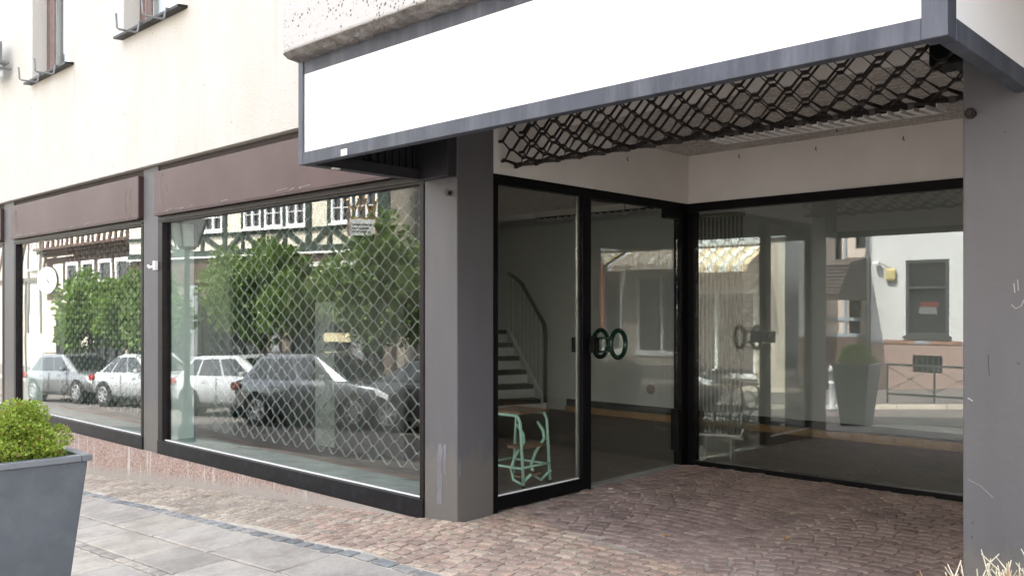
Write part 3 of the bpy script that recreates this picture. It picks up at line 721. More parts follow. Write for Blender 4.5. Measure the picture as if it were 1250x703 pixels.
def hang(s): # hanging sheet with its lower end curled back up; s runs down the front and up the back
    L1 = .32; rr = .11
    if s < L1: return (.40 + .02 * s, 2.90 - s), (1, 0)
    a = (s - L1) / rr
    if a < math.pi: return (.40 + .0064 + rr - rr * math.cos(a), 2.90 - L1 - rr * math.sin(a) * .9), (-math.cos(a) * -1 if False else math.cos(a), math.sin(a))
    return (.40 + 2 * rr, 2.90 - L1 + (s - L1 - math.pi * rr)), (-1, 0)
grille('entrance_grille', 'dark rolled up diamond grille hanging above the recessed entrance', -4.40, -1.235, .20, .072, hang, 13, 'grille_dark', .024, .0052, clip=True)
tag(box('grille_motor', 'black_metal', None, -1.58, -1.24, .66, .86, 2.70, 2.859, bevel=.01), 'black grille motor box under the soffit by the right pillar', 'motor box')
# recess ceiling light
rl = thing('recessed_ceiling_light', 'long white louvred light strip in the recess ceiling above the entrance', 'light', (-3.80, 2.24, CZ - .036))
Lx = 1.72
box('rim', 'white_louvre', rl, 0, Lx, .205, .211, .0, .035)
for x in (-.006, Lx + .03): box('rim', 'white_louvre', rl, x, x + .006, -.008, .196, .0, .035)
box('backing', 'black_metal', rl, .001, Lx + .03, -.001, .204, .030, .0355)
for q in range(20):
    x = .004 + q * Lx / 20; v_ = [(x, -.001), (x + .046, -.001), (x + .078, .2), (x + .032, .2)]
    MB().prism(v_, .0, .012, 'z').build('louvre', 'white_louvre', rl)
    MB().prism([(x + .040, -.001), (x + .046, -.001), (x + .078, .2), (x + .072, .2)], .013, .029, 'z').build('louvre_web', 'white_louvre', rl)

# ------------------------------------------------------------------ the blank sign box over the entrance
sg = thing('sign_box', 'blank white projecting sign box with a blue-grey metal frame over the entrance', 'sign', (0, 0, 0))
SX0, SX1, SY, SZ0, SZ1 = -4.785, -.962, -1.022, 2.352, 3.0
def sbox(nm, m, *b, **k): return box(nm, m, sg, *b, **k)
sbox('frame_rail', 'sign_frame_metal', SX0 + .051, SX1 - .086, SY, SY + .055, SZ0, SZ0 + .076, bevel=.003)
sbox('frame_rail', 'sign_frame_metal', SX0 + .051, SX1 - .086, SY + .008, SY + .055, SZ1 - .085, SZ1 + .028, bevel=.003)
sbox('frame_stile', 'sign_frame_metal', SX0, SX0 + .050, SY - .001, SY + .055, SZ0, SZ1 + .026, bevel=.003)
sbox('frame_stile', 'sign_frame_metal', SX1 - .085, SX1, SY - .003, SY + .085, SZ0 + .0, SZ1 + .026, bevel=.003)
sbox('front_panel', 'sign_white', SX0 + .051, SX1 - .086, SY + .012, SY + .02, SZ0 + .077, SZ1 - .086)
sbox('side_panel', 'sign_white', SX1 - .02, SX1 - .012, SY + .086, -.002, SZ0 + .077, SZ1 + .02)
sbox('frame_rail', 'sign_frame_metal', SX1 - .055, SX1 + .001, SY + .086, -.002, SZ0, SZ0 + .076, bevel=.003)
sbox('under_rail', 'sign_inner', SX0 + .001, SX0 + .085, SY + .056, -.09, SZ0 + .002, SZ0 + .075, bevel=.003)
sbox('under_rail', 'sign_inner', SX0 + .001, SX0 + .36, -.088, -.015, SZ0 + .003, SZ1, bevel=.003)
for k in range(15): sbox('rib', 'sign_inner', SX0 + .004, SX0 + .022, SY + .07 + k * .061, SY + .107 + k * .061, SZ0 + .076, SZ1 + .02, bevel=.003)
sbox('left_panel', 'sign_inner', SX0 - .0, SX0 + .003, SY + .056, -.016, SZ0 + .076, SZ1 + .02)
sbox('top_panel', 'sign_inner', SX0 + .03, SX1 - .03, SY + .06, -.003, SZ1 + .0, SZ1 + .012)
sbox('sticker', 'white_label', -4.33, -4.27, SY - .004, SY - .0015, SZ0 + .004, SZ0 + .042)
sbox('screw_block', 'white_label', -4.72, -4.69, SY + .2, SY + .25, SZ0 - .006, SZ0 + .0015)

# ------------------------------------------------------------------ planters, bush, dried twigs
def planter(name, label, cx, cy, zb, zt, ht, hb, rz=0):
    t = thing(name, label, 'planter', (cx, cy, zb), rz); H = zt - zb
    mb = MB(); lv = [(hb, .0), (hb, .03), (ht, H - .035)]
    vs = []
    for h_, z in lv + [(ht - .03, H - .035), (ht - .03, H - .16)]: vs += [(-h_, -h_, z), (h_, -h_, z), (h_, h_, z), (-h_, h_, z)]
    fs = [(3, 2, 1, 0)] + [(4 * i + k, 4 * i + (k + 1) % 4, 4 * i + 4 + (k + 1) % 4, 4 * i + 4 + k) for i in range(4) for k in range(4)]
    mb.add(vs, fs).build('tub', 'planter_zinc', t, bevel=.006)
    r = MB(); o_, i_ = ht + .018, ht - .034
    for a in ((-o_, o_, -o_, -i_), (-o_, o_, i_, o_), (-o_, -i_, -i_ + .0005, i_ - .0005), (i_, o_, -i_ + .0005, i_ - .0005)): r.box(a[0], a[1], a[2], a[3], H - .034, H)
    r.build('rim', 'planter_rim', t, bevel=.005)
    box('soil', 'soil', t, -i_, i_, -i_, i_, H - .20, H - .11)
    for s_ in (-.03, .05): MB().lathe([(.014, .0), (.014, .006)], 10, (s_ , H * .52), 'y').build('drain_hole', 'rubber', t).location = (.02, ht - (ht - hb) * .47, 0)
    return t
planter('zinc_planter', 'tall tapered zinc grey planter holding the round green bush', -5.10, -2.52, g(-5.1, -2.52) + .01, .690, .255, .17, R(-2))
planter('zinc_planter', 'tapered zinc grey planter of dried pale twigs in front of the right pillar', -.62, -1.30, g(-.6, -1.3) + .01, .56, .26, .17)
def leaf_mesh(mb, p, d, s, col, wd=.55):
    d = Vector(d).normalized(); u = d.cross(Vector((rnd(-1, 1), rnd(-1, 1), rnd(-1, 1)))).normalized(); n_ = d.cross(u); p = Vector(p)
    mb.add([p, p + d * s * .45 + u * s * wd / 2 + n_ * s * .06, p + d * s, p + d * s * .45 - u * s * wd / 2 + n_ * s * .06], [(0, 1, 2, 3)], col)
random.seed(11)
bt = thing('box_bush', 'round clipped light green box bush growing in the left planter', 'bush', (-5.10, -2.52, .588))
lf = MB(); lumps = []
while len(lumps) < 60:
    q = Vector((rnd(-1, 1), rnd(-1, 1), rnd(-.3, 1)))
    if .45 < q.length < 1: lumps.append((Vector((q.x * .205, q.y * .205, q.z * .235)), rnd(.055, .095)))
def brad(v): return 1
for k in range(24000):
    c_, r_ = random.choice(lumps); a = rnd(0, 2 * math.pi); q = rnd(-.6, 1); s_ = math.sqrt(1 - q * q); d = Vector((s_ * math.cos(a), s_ * math.sin(a), q)); rr = r_ * (1 - .5 * random.random() ** 2.2)
    p = c_ + d * rr + Vector((0, 0, .075))
    if p.z < .125 and max(abs(p.x), abs(p.y)) > .19: continue
    kk = rnd(.75, 1.25) * (1 if random.random() > .2 else 1.3)
    cl = (.27 * kk, .36 * kk, .05 * kk) if random.random() > .07 else ((.26, .13, .05) if random.random() > .5 else (.30, .28, .10))
    leaf_mesh(lf, p, d + Vector((rnd(-.9, .9), rnd(-.9, .9), rnd(-.5, .8))), rnd(.014, .021), cl, .85)
o = lf.build('foliage', 'leaf', bt); o['kind'] = 'stuff'
b = MB()
for k in range(26):
    c_, r_ = lumps[k]; b.tube([(rnd(-.02, .02), rnd(-.02, .02), -.10), (c_.x * .4, c_.y * .4, .0), tuple(c_)], [.008, .006, .003], 5)
b.build('stem', 'bark', bt)
tw = thing('dried_plant', 'dead pale straw coloured twiggy plant at the bottom right corner', 'plant', (-.62, -1.30, .44)); b1 = MB(); b2 = MB(); random.seed(5)
for k in range(170):
    bb = b1 if random.random() > .18 else b2; x, y = rnd(-.20, .20), rnd(-.20, .20); hgt = rnd(.14, .34) * (1 - .3 * abs(x) / .2); lx_, ly_ = x * .5 + rnd(-.05, .05), y * .4 + rnd(-.05, .05)
    p0 = Vector((x, y, 0)); p1 = Vector((x + lx_ * .4, y + ly_ * .4, hgt * .5)); p2 = Vector((x + lx_ * .8, y + ly_ * .8, hgt))
    bb.tube([p0, p1, p2], [.0042, .003, .0016], 4)
    for q in range(4):
        f = rnd(.3, .95); s0 = p0.lerp(p2, f); e = s0 + Vector((rnd(-.04, .04), rnd(-.04, .04), rnd(.02, .06))); bb.tube([s0, e], [.0026, .0013], 4)
b1.build('twigs', 'twig_dry', tw)['kind'] = 'stuff'; b2.build('twigs', 'twig_brown', tw)['kind'] = 'stuff'

# ------------------------------------------------------------------ the other side of the street (seen mirrored in the shop glass)
random.seed(21)
def win(par, x0, x1, z0, z1, y=0, frame='white_paint', mull=1, trans=True, fw=.09, sill=True, glassm='house_glass'):
    """a casement window standing 3 cm proud of a wall whose face is at local y (room side +y)"""
    f = MB(); f.box(x0, x0 + fw, y - .04, y + .05, z0, z1); f.box(x1 - fw, x1, y - .04, y + .05, z0, z1); f.box(x0 + fw, x1 - fw, y - .038, y + .05, z1 - fw, z1); f.box(x0 + fw, x1 - fw, y - .038, y + .05, z0, z0 + fw)
    o = f.build('window', frame, par)
    for k in range(mull):
        xm = x0 + (x1 - x0) * (k + 1) / (mull + 1); box('mullion', frame, o, xm - .045, xm + .045, y - .035, y + .045, z0 + fw, z1 - fw)
    if trans:
        zt = z0 + (z1 - z0) * .66
        for k in range(mull + 1):
            a = x0 + (x1 - x0) * k / (mull + 1) + (fw if k == 0 else .045); b = x0 + (x1 - x0) * (k + 1) / (mull + 1) - (fw if k == mull else .045)
            for zz in (zt, z0 + (z1 - z0) * .33): box('glazing_bar', frame, o, a, b, y - .03, y + .03, zz - .015, zz + .015)
    box('pane', glassm, o, x0 + fw, x1 - fw, y + .051, y + .06, z0 + fw, z1 - fw)
    if sill: box('sill', frame, o, x0 - .06, x1 + .06, y - .12, y + .0, z0 - .07, z0 - .001)
    return o
def wall_open(par, m, x0, x1, z0, z1, holes, y0, y1, name='wall'):
    """a wall slab with rectangular openings, built as butted blocks in one mesh"""
    mb = MB(); zs_ = sorted({z0, z1, *[h[2] for h in holes], *[h[3] for h in holes]})
    zs_ = [z for z in zs_ if z0 <= z <= z1]
    for a, b in zip(zs_, zs_[1:]):
        hs = sorted([h for h in holes if h[2] <= a + 1e-4 and h[3] >= b - 1e-4]); c = x0
        for h in hs:
            if h[0] > c: mb.box(c, h[0], y0, y1, a, b)
            c = h[1]
        if c < x1: mb.box(c, x1, y0, y1, a, b)
    return mb.build(name, m, par)
def beam(par, m, *b): return box('beam', m, par, *b)
def brace(par, m, x0, z0, x1, z1, y, wd=.16):
    return MB().bar((x0, y + .02, z0), (x1, y + .02, z1), wd, .05, (0, 1, 0)).build('brace', m, par)
def awning(par, x0, x1, zt, drop, out, ms, y=0, case=True):
    n_ = int((x1 - x0) / .22); mbs = MB()
    for k in range(n_):
        a = x0 + (x1 - x0) * k / n_; b = x0 + (x1 - x0) * (k + 1) / n_; mi = k % len(ms)
        mbs.add([(a, y, zt), (b, y, zt), (b, y - out, zt - drop), (a, y - out, zt - drop), (b, y - out, zt - drop - .18), (a, y - out, zt - drop - .18),
                 (a, y, zt - .02), (b, y, zt - .02), (b, y - out + .01, zt - drop - .02), (a, y - out + .01, zt - drop - .02), (b, y - out + .01, zt - drop - .18), (a, y - out + .01, zt - drop - .18)],
                [(0, 1, 2, 3), (3, 2, 4, 5), (6, 9, 8, 7), (9, 11, 10, 8), (5, 4, 10, 11)], mi=mi)
    o = mbs.build('awning', ms, par)
    if case: box('awning_case', 'awning_case', o, x0 - .05, x1 + .05, y - .18, y + .0, zt + .01, zt + .24, bevel=.03)
    return o
AN = -math.atan(.211)  # house line runs 12 degrees off the street
# 1. green half-timbered house. local x: to the right seen from the street looking at the mirror = world +X
def yrow(x): return -(11.56 + .211 * (x + 25.5))
gh = thing('timber_house', 'half-timbered house with green beams, cream infill and white casements above a dark shopfront', 'house', (-19.0, yrow(-19.0), 0), math.atan(-.211))
# house front faces +Y in the world; local frame keeps x along the front, -y into the house, so mirror y
class Flip: pass
gh.scale = (1, -1, 1)
bays = [(-12.57, -11.6, 'w'), (-11.3, -10.45, 'p'), (-10.30, -9.33, 'w'), (-9.13, -8.40, 'p'), (-8.28, -7.45, 'w'), (-7.28, -6.44, 'w'), (-6.28, -5.42, 'w'), (-5.19, -4.49, 'p'), (-4.31, -3.44, 'w'), (-3.30, -2.42, 'w')]
hol = [(a, b, 4.15, 5.6) for a, b, k in bays if k == 'w']
wall_open(gh, 'infill_cream', -14.5, -1.95, 3.46, 8.6, hol, .02, .3)
for (za, zb_) in ((3.28, 3.50), (3.98, 4.08), (5.66, 5.85), (6.05, 6.3), (8.4, 8.6)): beam(gh, 'timber_green', -14.5, -1.95, -.045, .06, za, zb_)
beam(gh, 'white_paint', -14.5, -1.95, -.12, -.0455, 3.24, 3.30)
edges = [-14.5]
for (a, b, k), nx_ in zip(bays, bays[1:] + [(-1.95, 0, '')]):
    mid = (b + nx_[0]) / 2; edges.append(mid)
    beam(gh, 'timber_green', b + .01, nx_[0] - .01 if nx_[0] > b + .05 else b + .16, -.04, .06, 4.081, 5.659)
    beam(gh, 'timber_green', b + .01, nx_[0] - .01 if nx_[0] > b + .05 else b + .16, -.04, .06, 3.501, 3.979)
for k, (a, b, kk) in enumerate(bays):
    if kk == 'w': win(gh, a, b, 4.15, 5.6, 0, fw=.085)
    if k % 2: brace(gh, 'timber_green', a + .05, 3.5, b - .02, 3.98, -.035)
    else: brace(gh, 'timber_green', b - .05, 3.5, a + .02, 3.98, -.035)
for (a, b, kk) in bays[::2]: win(gh, a, b, 6.8, 8.1, 0)
wall_open(gh, 'house_umber', -14.5, -1.95, -2.2, 3.239, [(-13.8, -11.3, -1.0, 1.9), (-10.6, -7.4, -1.0, 1.9), (-6.2, -3.6, -1.1, 1.9), (-3.2, -2.3, -1.3, 1.4)], .05, .35, 'ground_floor_wall')
for a, b in ((-13.8, -11.3), (-10.6, -7.4), (-6.2, -3.6)): win(gh, a, b, -1.0, 1.9, .08, 'dark_frame', 2, False)
win(gh, -3.2, -2.3, -1.3, 1.4, .08, 'dark_frame', 0, False)
for a in (-11.0, -7.0, -3.42): box('pilaster', 'trim_grey', gh, a, a + .4, -.03, .049, -2.2, 2.3)
beam(gh, 'timber_brown', -14.5, -1.95, -.02, .049, 2.35, 3.1)
awning(gh, -6.4, -3.2, 2.72, .30, .9, ['awning_cream'], .0)
box('shop_sign', 'awning_cream', gh, -4.6, -3.5, -.06, .04, .45, .72)
box('side_wall', 'infill_cream', gh, -2.2, -1.95, .31, 8, -2.2, 8.6); box('side_wall', 'infill_cream', gh, -14.5, -14.25, .31, 8, -2.2, 8.6)
MB().prism([(-.5, 8.601), (8.2, 8.601), (3.9, 12.8)], -14.7, -1.8, 'x').build('roof', 'roof_tile', gh)
# 2. brown half-timbered house farther along
bh = thing('timber_house', 'brown half-timbered house with carved jetty and small white framed windows behind the trees', 'house', (0, -10.9, 0)); bh.scale = (1, -1, 1)
wx = [(-42.1, -40.75), (-40.35, -38.95), (-38.5, -37.1), (-36.75, -35.2)]
wall_open(bh, 'infill_cream', -45.0, -33.8, 4.3, 8.5, [], .02, .3, 'upper_wall')
wall_open(bh, 'timber_brown', -44.6, -33.8, 1.9, 3.85, [(a, b, 2.2, 3.58) for a, b in wx], .05, .35)
box('infill', 'infill_cream', bh, -43.7, -42.5, -.0, .049, 2.3, 3.55)
for k, (a, b) in enumerate(wx): win(bh, a, b, 2.2, 3.58, .03, mull=0, trans=False, fw=.16)
for k in range(3):
    q = box('jetty', 'timber_brown', bh, -45.1 + .15 * k, -33.8, -.42 + .13 * k, .02 if k else .019, 4.18 - .14 * k, 4.30 - .14 * k - .001); q['kind'] = 'structure' if False else ''
    del q['kind']
x = -44.9; k = 0
while x < -34.2:
    brace(bh, 'timber_brown', x, 4.3, x + (.35 if k % 2 else -.0) + .05, 5.6, -.03, .2); x += .62 if k % 2 else .55; k += 1
for (za, zb_) in ((5.6, 5.85), (8.2, 8.5)): beam(bh, 'timber_brown', -45, -33.8, -.04, .06, za, zb_)
for a in (-44.5, -41.5, -38.5, -36): win(bh, a, a + 1.1, 6.0, 7.3, 0)
wall_open(bh, 'house_beige', -44.6, -33.8, -2.6, 1.899, [(-43.5, -40.5, -1.2, 1.3), (-39, -36, -1.2, 1.3)], .05, .35, 'ground_floor_wall')
for a, b in ((-43.5, -40.5), (-39, -36)): win(bh, a, b, -1.2, 1.3, .08, 'dark_frame', 2, False)
box('side_wall', 'infill_cream', bh, -34.1, -33.8, .36, 8, -2.6, 8.5)
MB().prism([(-.5, 8.501), (8, 8.501), (3.8, 12.8)], -45.2, -33.5, 'x').build('roof', 'roof_tile', bh)
# white half-timbered house far left
wh = thing('timber_house', 'beige half-timbered house end with dark beams at the far left of the mirrored street', 'house', (0, -12.5, 0)); wh.scale = (1, -1, 1)
box('wall', 'house_beige', wh, -62, -45.3, .02, 8, -2.6, 8.4)
for a in (-61.9, -58.5, -55, -52, -50.2, -48.2, -45.5): beam(wh, 'timber_brown', a, a + .22, -.04, .019, .2, 8.3)
for z in (2.9, 5.6): beam(wh, 'timber_brown', -62, -45.3, -.05, -.041, z, z + .25)
for a in (-49.8, -53.5, -57): brace(wh, 'timber_brown', a, 3.2, a + 1.3, 5.5, -.03, .2)
win(wh, -47.6, -46.4, 3.6, 5.0, 0); win(wh, -51.6, -50.6, 3.6, 5.0, 0)
MB().prism([(-.5, 8.401), (8.5, 8.401), (4, 12)], -62.2, -45.25, 'x').build('roof', 'roof_red', wh)
# 3. beige stone house between
sb = thing('stone_house', 'beige rendered house with a striped awning over its shop window beside the green timber house', 'house', (0, -13.6, 0)); sb.scale = (1, -1, 1)
wins = [(-20.2, -19.3, 4.6, 6.0), (-17.9, -17.0, 4.6, 6.0), (-15.6, -14.7, 4.6, 6.0), (-13.3, -12.4, 4.6, 6.0)]
shp = [(-19.6, -18.4, -1.0, 1.4), (-17.2, -15.6, -.6, 1.9), (-15.2, -12.6, -.5, 2.0)]
wall_open(sb, 'house_beige', -20.75, -11.35, -1.6, 7.6, wins + shp, .0, .3)
for a, b, c, d in wins: win(sb, a, b, c, d, .06)
for a, b, c, d in shp: win(sb, a, b, c, d, .06, 'white_paint', 1, False, .07)
box('cornice', 'trim_grey', sb, -20.75, -11.35, -.10, -.001, 3.5, 3.7)
box('pilaster', 'infill_pink', sb, -20.75, -20.25, -.05, -.001, -1.6, 3.49)
awning(sb, -15.3, -12.2, 3.35, .65, 1.2, ['awning_white', 'awning_tan'], -.0)
MB().tube([(-20.9, -.06, -1.4), (-20.9, -.06, 7.6)], .05, 8).build('drainpipe', 'galvanised', sb)
lb = MB().prism([(-19.85, 4.0), (-19.55, 4.0), (-19.5, 4.4), (-19.62, 5.0), (-19.5, 5.4), (-19.75, 5.7), (-20.0, 5.3), (-19.85, 4.8)], -.16, -.03, 'y').build('bracket_ornament', 'cast_iron', sb)
MB().prism([(-.4, 7.601), (7.5, 7.601), (3.6, 11.5)], -20.9, -11.2, 'x').build('roof', 'roof_tile', sb)
box('side_wall', 'house_beige', sb, -11.6, -11.35, .301, 7.2, -1.6, 7.6)
# 4. pink timber house with a tiled porch hood
ph = thing('pink_house', 'pale pink house with blue-grey timbers and a brown tiled porch hood beside the white house', 'house', (0, -15.3, 0)); ph.scale = (1, -1, 1)
wall_open(ph, 'infill_pink', -11.3, -9.85, -.9, 7.5, [(-10.95, -10.75, 2.9, 4.3), (-10.35, -10.0, 3.2, 4.3), (-10.55, -10.2, .7, 1.75)], .0, .3)
for a, b, c, d in ((-10.95, -10.75, 2.9, 4.3), (-10.35, -10.0, 3.2, 4.3), (-10.55, -10.2, .7, 1.75)): win(ph, a, b, c, d, .05, 'dark_frame', 0, False, .04, False)
for z in (.72, 1.18, 2.75): beam(ph, 'timber_bluegrey', -11.3, -9.85, -.03, -.001, z - .05, z + .05)
for a in (-11.28, -10.68, -9.95): beam(ph, 'timber_bluegrey', a, a + .08, -.035, -.0305, -.5, 7.4)
box('dark_base', 'timber_brown', ph, -11.3, -9.85, -.06, -.036, -.9, .66)
hd = MB().prism([(-2.3, 1.72), (-2.3, 1.86), (-1.5, 2.75), (-.06, 2.95), (-.06, 1.72)], -10.5, -9.86, 'x').build('porch_hood', 'roof_tile', ph)
for k in range(9):
    t = k / 9; y = -2.33 + .8 * t; z = 1.86 + .89 * t; box('tile_course', 'roof_tile', hd, -10.55, -9.84, y - .02, y + .10, z - .01, z + .04)
MB().prism([(-.4, 7.501), (7, 7.501), (3.4, 11)], -11.3, -9.85, 'x').build('roof', 'roof_tile', ph)
# 5. white house
ww = thing('white_house', 'white house with a dark framed window, brick course, salmon plinth and small barred cellar window', 'house', (0, -15.0, 0)); ww.scale = (1, -1, 1)
hw = [(-8.84, -7.73, .74, 2.80), (-5.9, -4.8, .74, 2.80), (-2.9, -1.8, .74, 2.8), (-8.84, -7.73, 4.6, 6.4), (-5.9, -4.8, 4.6, 6.4)]
wall_open(ww, 'house_white', -9.80, 3.0, .62, 7.8, hw, .0, .35)
for a, b, c, d in hw:
    o = win(ww, a, b, c, d, .03, 'dark_frame', 0, False, .09)
    box('transom', 'dark_frame', o, a + .09, b - .09, .0, .07, c + (d - c) * .62, c + (d - c) * .62 + .07)
box('poster', 'poster_white', ww, -8.52, -8.05, .070, .078, 1.33, 1.52); box('poster', 'poster_red', ww, -8.48, -8.0, .070, .078, 1.53, 1.66)
wall_open(ww, 'plinth_salmon', -9.80, 3.0, -.9, .52, [(-8.65, -7.89, -.25, .22), (-5.7, -4.9, -.25, .22)], -.03, .35, 'plinth')
for k in range(32): box('brick', 'brick_trim' if k % 3 else 'trim_grey', ww, -9.80 + k * .4, -9.80 + k * .4 + .392, -.05, .30, .521, .619)
for a in (-8.65, -5.7):
    f = box('cellar_window', 'house_glass', ww, a, a + .78, .12, .14, -.25, .22)
    for k in range(5): box('bar', 'cast_iron', f, a + .08 + k * .14, a + .105 + k * .14, .02, .045, -.25, .22)
MB().tube([(-9.86, -.08, -.6), (-9.86, -.08, 7.7)], .06, 8).build('drainpipe', 'galvanised', ww)
box('alarm_case', 'ochre_case', ww, -9.37, -9.08, -.14, -.001, 2.24, 2.60, bevel=.07)
MB().tube([(-9.22, -.1, 2.6), (-9.45, -.1, 2.72), (-9.58, -.1, 2.72)], .014, 6).build('cable_arm', 'cast_iron', ww)
box('camera_body', 'white_paint', ww, -9.66, -9.50, -.25, -.06, 2.70, 2.78, bevel=.02)
MB().prism([(-.4, 7.801), (8, 7.801), (3.8, 12)], -9.9, 3.1, 'x').build('roof', 'roof_red', ww)
# 6. shop house to the right
rh = thing('corner_house', 'beige house with two striped awnings to the right of the white house', 'house', (0, -14.6, 0)); rh.scale = (1, -1, 1)
sh2 = [(6.6, 8.6, .0, 2.6), (9.2, 10.8, .0, 2.6)]; w2 = [(5.2, 6.2, 4.4, 5.9), (7.6, 8.6, 4.4, 5.9), (10, 11, 4.4, 5.9)]
wall_open(rh, 'house_beige', 3.6, 14, -.9, 7.8, sh2 + w2, .0, .3)
for q in sh2: win(rh, *q, .06, 'white_paint', 1, False)
for q in w2: win(rh, *q, .06)
awning(rh, 6.3, 8.9, 3.45, .55, 1.2, ['awning_white', 'awning_tan'], -.0); awning(rh, 9.1, 11.2, 3.45, .55, 1.2, ['awning_cream', 'awning_white'], -.0)
MB().prism([(-.4, 7.801), (8, 7.801), (3.8, 12)], 3.4, 14.2, 'x').build('roof', 'roof_tile', rh)
fg = thing('beach_flag', 'tall orange feather flag on a pole by the far shop', 'flag', (8.1, -12.2, -.38))
MB().tube([(0, 0, 0), (0, 0, 2.6), (.06, 0, 3.4), (.3, 0, 3.75)], .02, 6).build('pole', 'galvanised', fg)
MB().prism([(.03, 1.2), (.32, 1.35), (.48, 3.3), (.42, 3.65), (.3, 3.74), (.1, 3.4), (.03, 2.6)], -.005, .005, 'y').build('flag_cloth', 'flag_orange', fg); MB().lathe([(.25, 0), (.22, .08)], 16).build('base', 'cast_iron', fg)

# street furniture
lp = thing('street_lamp', 'old cast iron street lamp with a glazed tapering lantern near the shop', 'street lamp', (-14.32, -2.88, g(-14.3, -2.88)))
zl = 2.52 - g(-14.3, -2.88)
MB().lathe([(.15, 0), (.14, .25), (.09, .32), (.08, .9), (.055, 1.0), (.045, zl - .3), (.08, zl - .25), (.045, zl - .2), (.04, zl - .02)], 14).build('post', 'cast_iron', lp, smooth=True)
mb = MB(); r0, r1 = .12, .235
mb.add([(a * r0, b * r0, zl) for a, b in ((-1, -1), (1, -1), (1, 1), (-1, 1))] + [(a * r1, b * r1, zl + .46) for a, b in ((-1, -1), (1, -1), (1, 1), (-1, 1))], [(3, 2, 1, 0), (0, 1, 5, 4), (1, 2, 6, 5), (2, 3, 7, 6), (3, 0, 4, 7), (4, 5, 6, 7)])
ln = mb.build('lantern', 'lantern_glass', lp)
for a, b in ((-1, -1), (1, -1), (1, 1), (-1, 1)): MB().bar((a * (r0 + .008), b * (r0 + .008), zl - .02), (a * (r1 + .008), b * (r1 + .008), zl + .47), .022).build('lantern_bar', 'cast_iron', ln)
MB().lathe([(.36, zl + .461), (.30, zl + .50), (.12, zl + .68), (.10, zl + .78), (.02, zl + .86)], 4).build('lantern_cap', 'cast_iron', ln)
MB().lathe([(.13, zl - .05), (.15, zl - .001)], 12).build('lantern_seat', 'cast_iron', ln)
bo = thing('bollard', 'round grey metal bollard with a domed cap standing left of the railing', 'bollard', (-7.68, -7.6, g(-7.68, -7.6)))
MB().lathe([(.11, 0), (.10, .06), (.06, .08), (.06, .78), (.075, .79), (.075, .84), (.06, .86), (.05, .93), (.0, .96)], 14).build('post', 'bollard_grey', bo, smooth=True)
MB().lathe([(.066, .55), (.066, .60)], 14).build('ring', 'white_paint', bo)
for k in range(2):
    rl_ = thing('street_railing', ['dark steel railing with crossed wires in front of the white house, next to the bollard', 'dark steel railing with crossed wires farther right along the kerb'][k], 'railing', (-7.45 + k * 4.1, -9.9, -.40), group='railings in front of the white house')
    for z in (.62, -.02): box('rail', 'cast_iron', rl_, 0, 4.0, -.025, .025, z, z + .05)
    for q in range(5): box('post', 'cast_iron', rl_, q * .985, q * .985 + .035, -.018, .018, -.2, .619)
    for q in range(4):
        for s_ in (0, 1): MB().tube([(q * .985 + .03, 0, .08 if s_ else .60), (q * .985 + .97, 0, .60 if s_ else .08)], .009, 5).build('cross_wire', 'cast_iron', rl_)
ps = thing('parking_sign', 'small blue square sign with a white P on a grey pole', 'sign', (-13.8, -11.9, -.98))
MB().tube([(0, 0, 0), (0, 0, 3.4)], .03, 8).build('pole', 'galvanised', ps); box('plate', 'parking_blue', ps, -.3, .3, .035, .05, 2.65, 3.3); box('lower_plate', 'white_paint', ps, -.3, .3, .035, .05, 2.3, 2.62)
def text(body, name, m, par, loc, size, rot=(R(90), 0, 0), ext=.004, sx=1):
    cu = bpy.data.curves.new(name, 'FONT'); cu.body = body; cu.size = size; cu.extrude = ext; cu.align_x = 'CENTER'; cu.align_y = 'CENTER'; cu.materials.append(M[m])
    o = bpy.data.objects.new(name, cu); C.objects.link(o); dg = bpy.context.evaluated_depsgraph_get(); me = bpy.data.meshes.new_from_object(o.evaluated_get(dg)); C.objects.unlink(o); bpy.data.objects.remove(o)
    o = link(name, me, par, loc); o.rotation_euler = rot; o.scale.x = sx; return o
text('P', 'lettering', 'white_paint', ps, (0, .056, 2.98), .55, (R(90), 0, R(180)))
cs = thing('crown_sign', 'hanging white inn sign with gold edge and a golden crown on top', 'sign', (-15.4, -7.35, 3.04), R(132))
box('board', 'white_paint', cs, -.28, .28, -.03, .03, 0, .34); box('edge', 'gold_paint', cs, -.31, -.281, -.05, .05, -.02, .40)
box('edge', 'gold_paint', cs, .281, .31, -.05, .05, -.02, .36)
cp_ = [(-.24, .37), (-.30, .70), (-.16, .50), (-.08, .76), (0, .52), (.08, .76), (.16, .50), (.30, .70), (.24, .37)]
for a_, b_ in zip(cp_, cp_[1:] + cp_[:1]): MB().bar((a_[0], 0, a_[1]), (b_[0], 0, b_[1]), .035, .03, (0, 1, 0)).build('crown_bar', 'gold_paint', cs)
for x in (-.3, -.08, .08, .3): MB().lathe([(.005, .70 if abs(x) > .2 else .76), (.035, .74 if abs(x) > .2 else .80), (.005, .79 if abs(x) > .2 else .85)], 8, (x, 0)).build('crown_ball', 'gold_paint', cs)
MB().tube([(-.31, 0, .2), (-.33, 0, -3.4 - .7)], .03, 6).build('pole', 'cast_iron', cs)
for k, z in enumerate((.22, .14, .07)): box('text_line', 'cast_iron', cs, -.2 + .05 * k, .22, -.034, -.0305, z, z + .025); box('text_line', 'cast_iron', cs, -.2 + .05 * k, .22, .0305, .034, z, z + .025)
dk = thing('round_sign', 'round white clock disc on a thin arm in front of the brown timber house', 'clock', (-35.5, -7.9, 2.55), R(-20))
MB().lathe([(.50, -.05), (.50, .05)], 28, (0, 0), 'y').build('dial', 'white_paint', dk); MB().lathe([(.53, -.04), (.53, .04)], 28, (0, 0), 'y').build('dial_rim', 'cast_iron', dk)
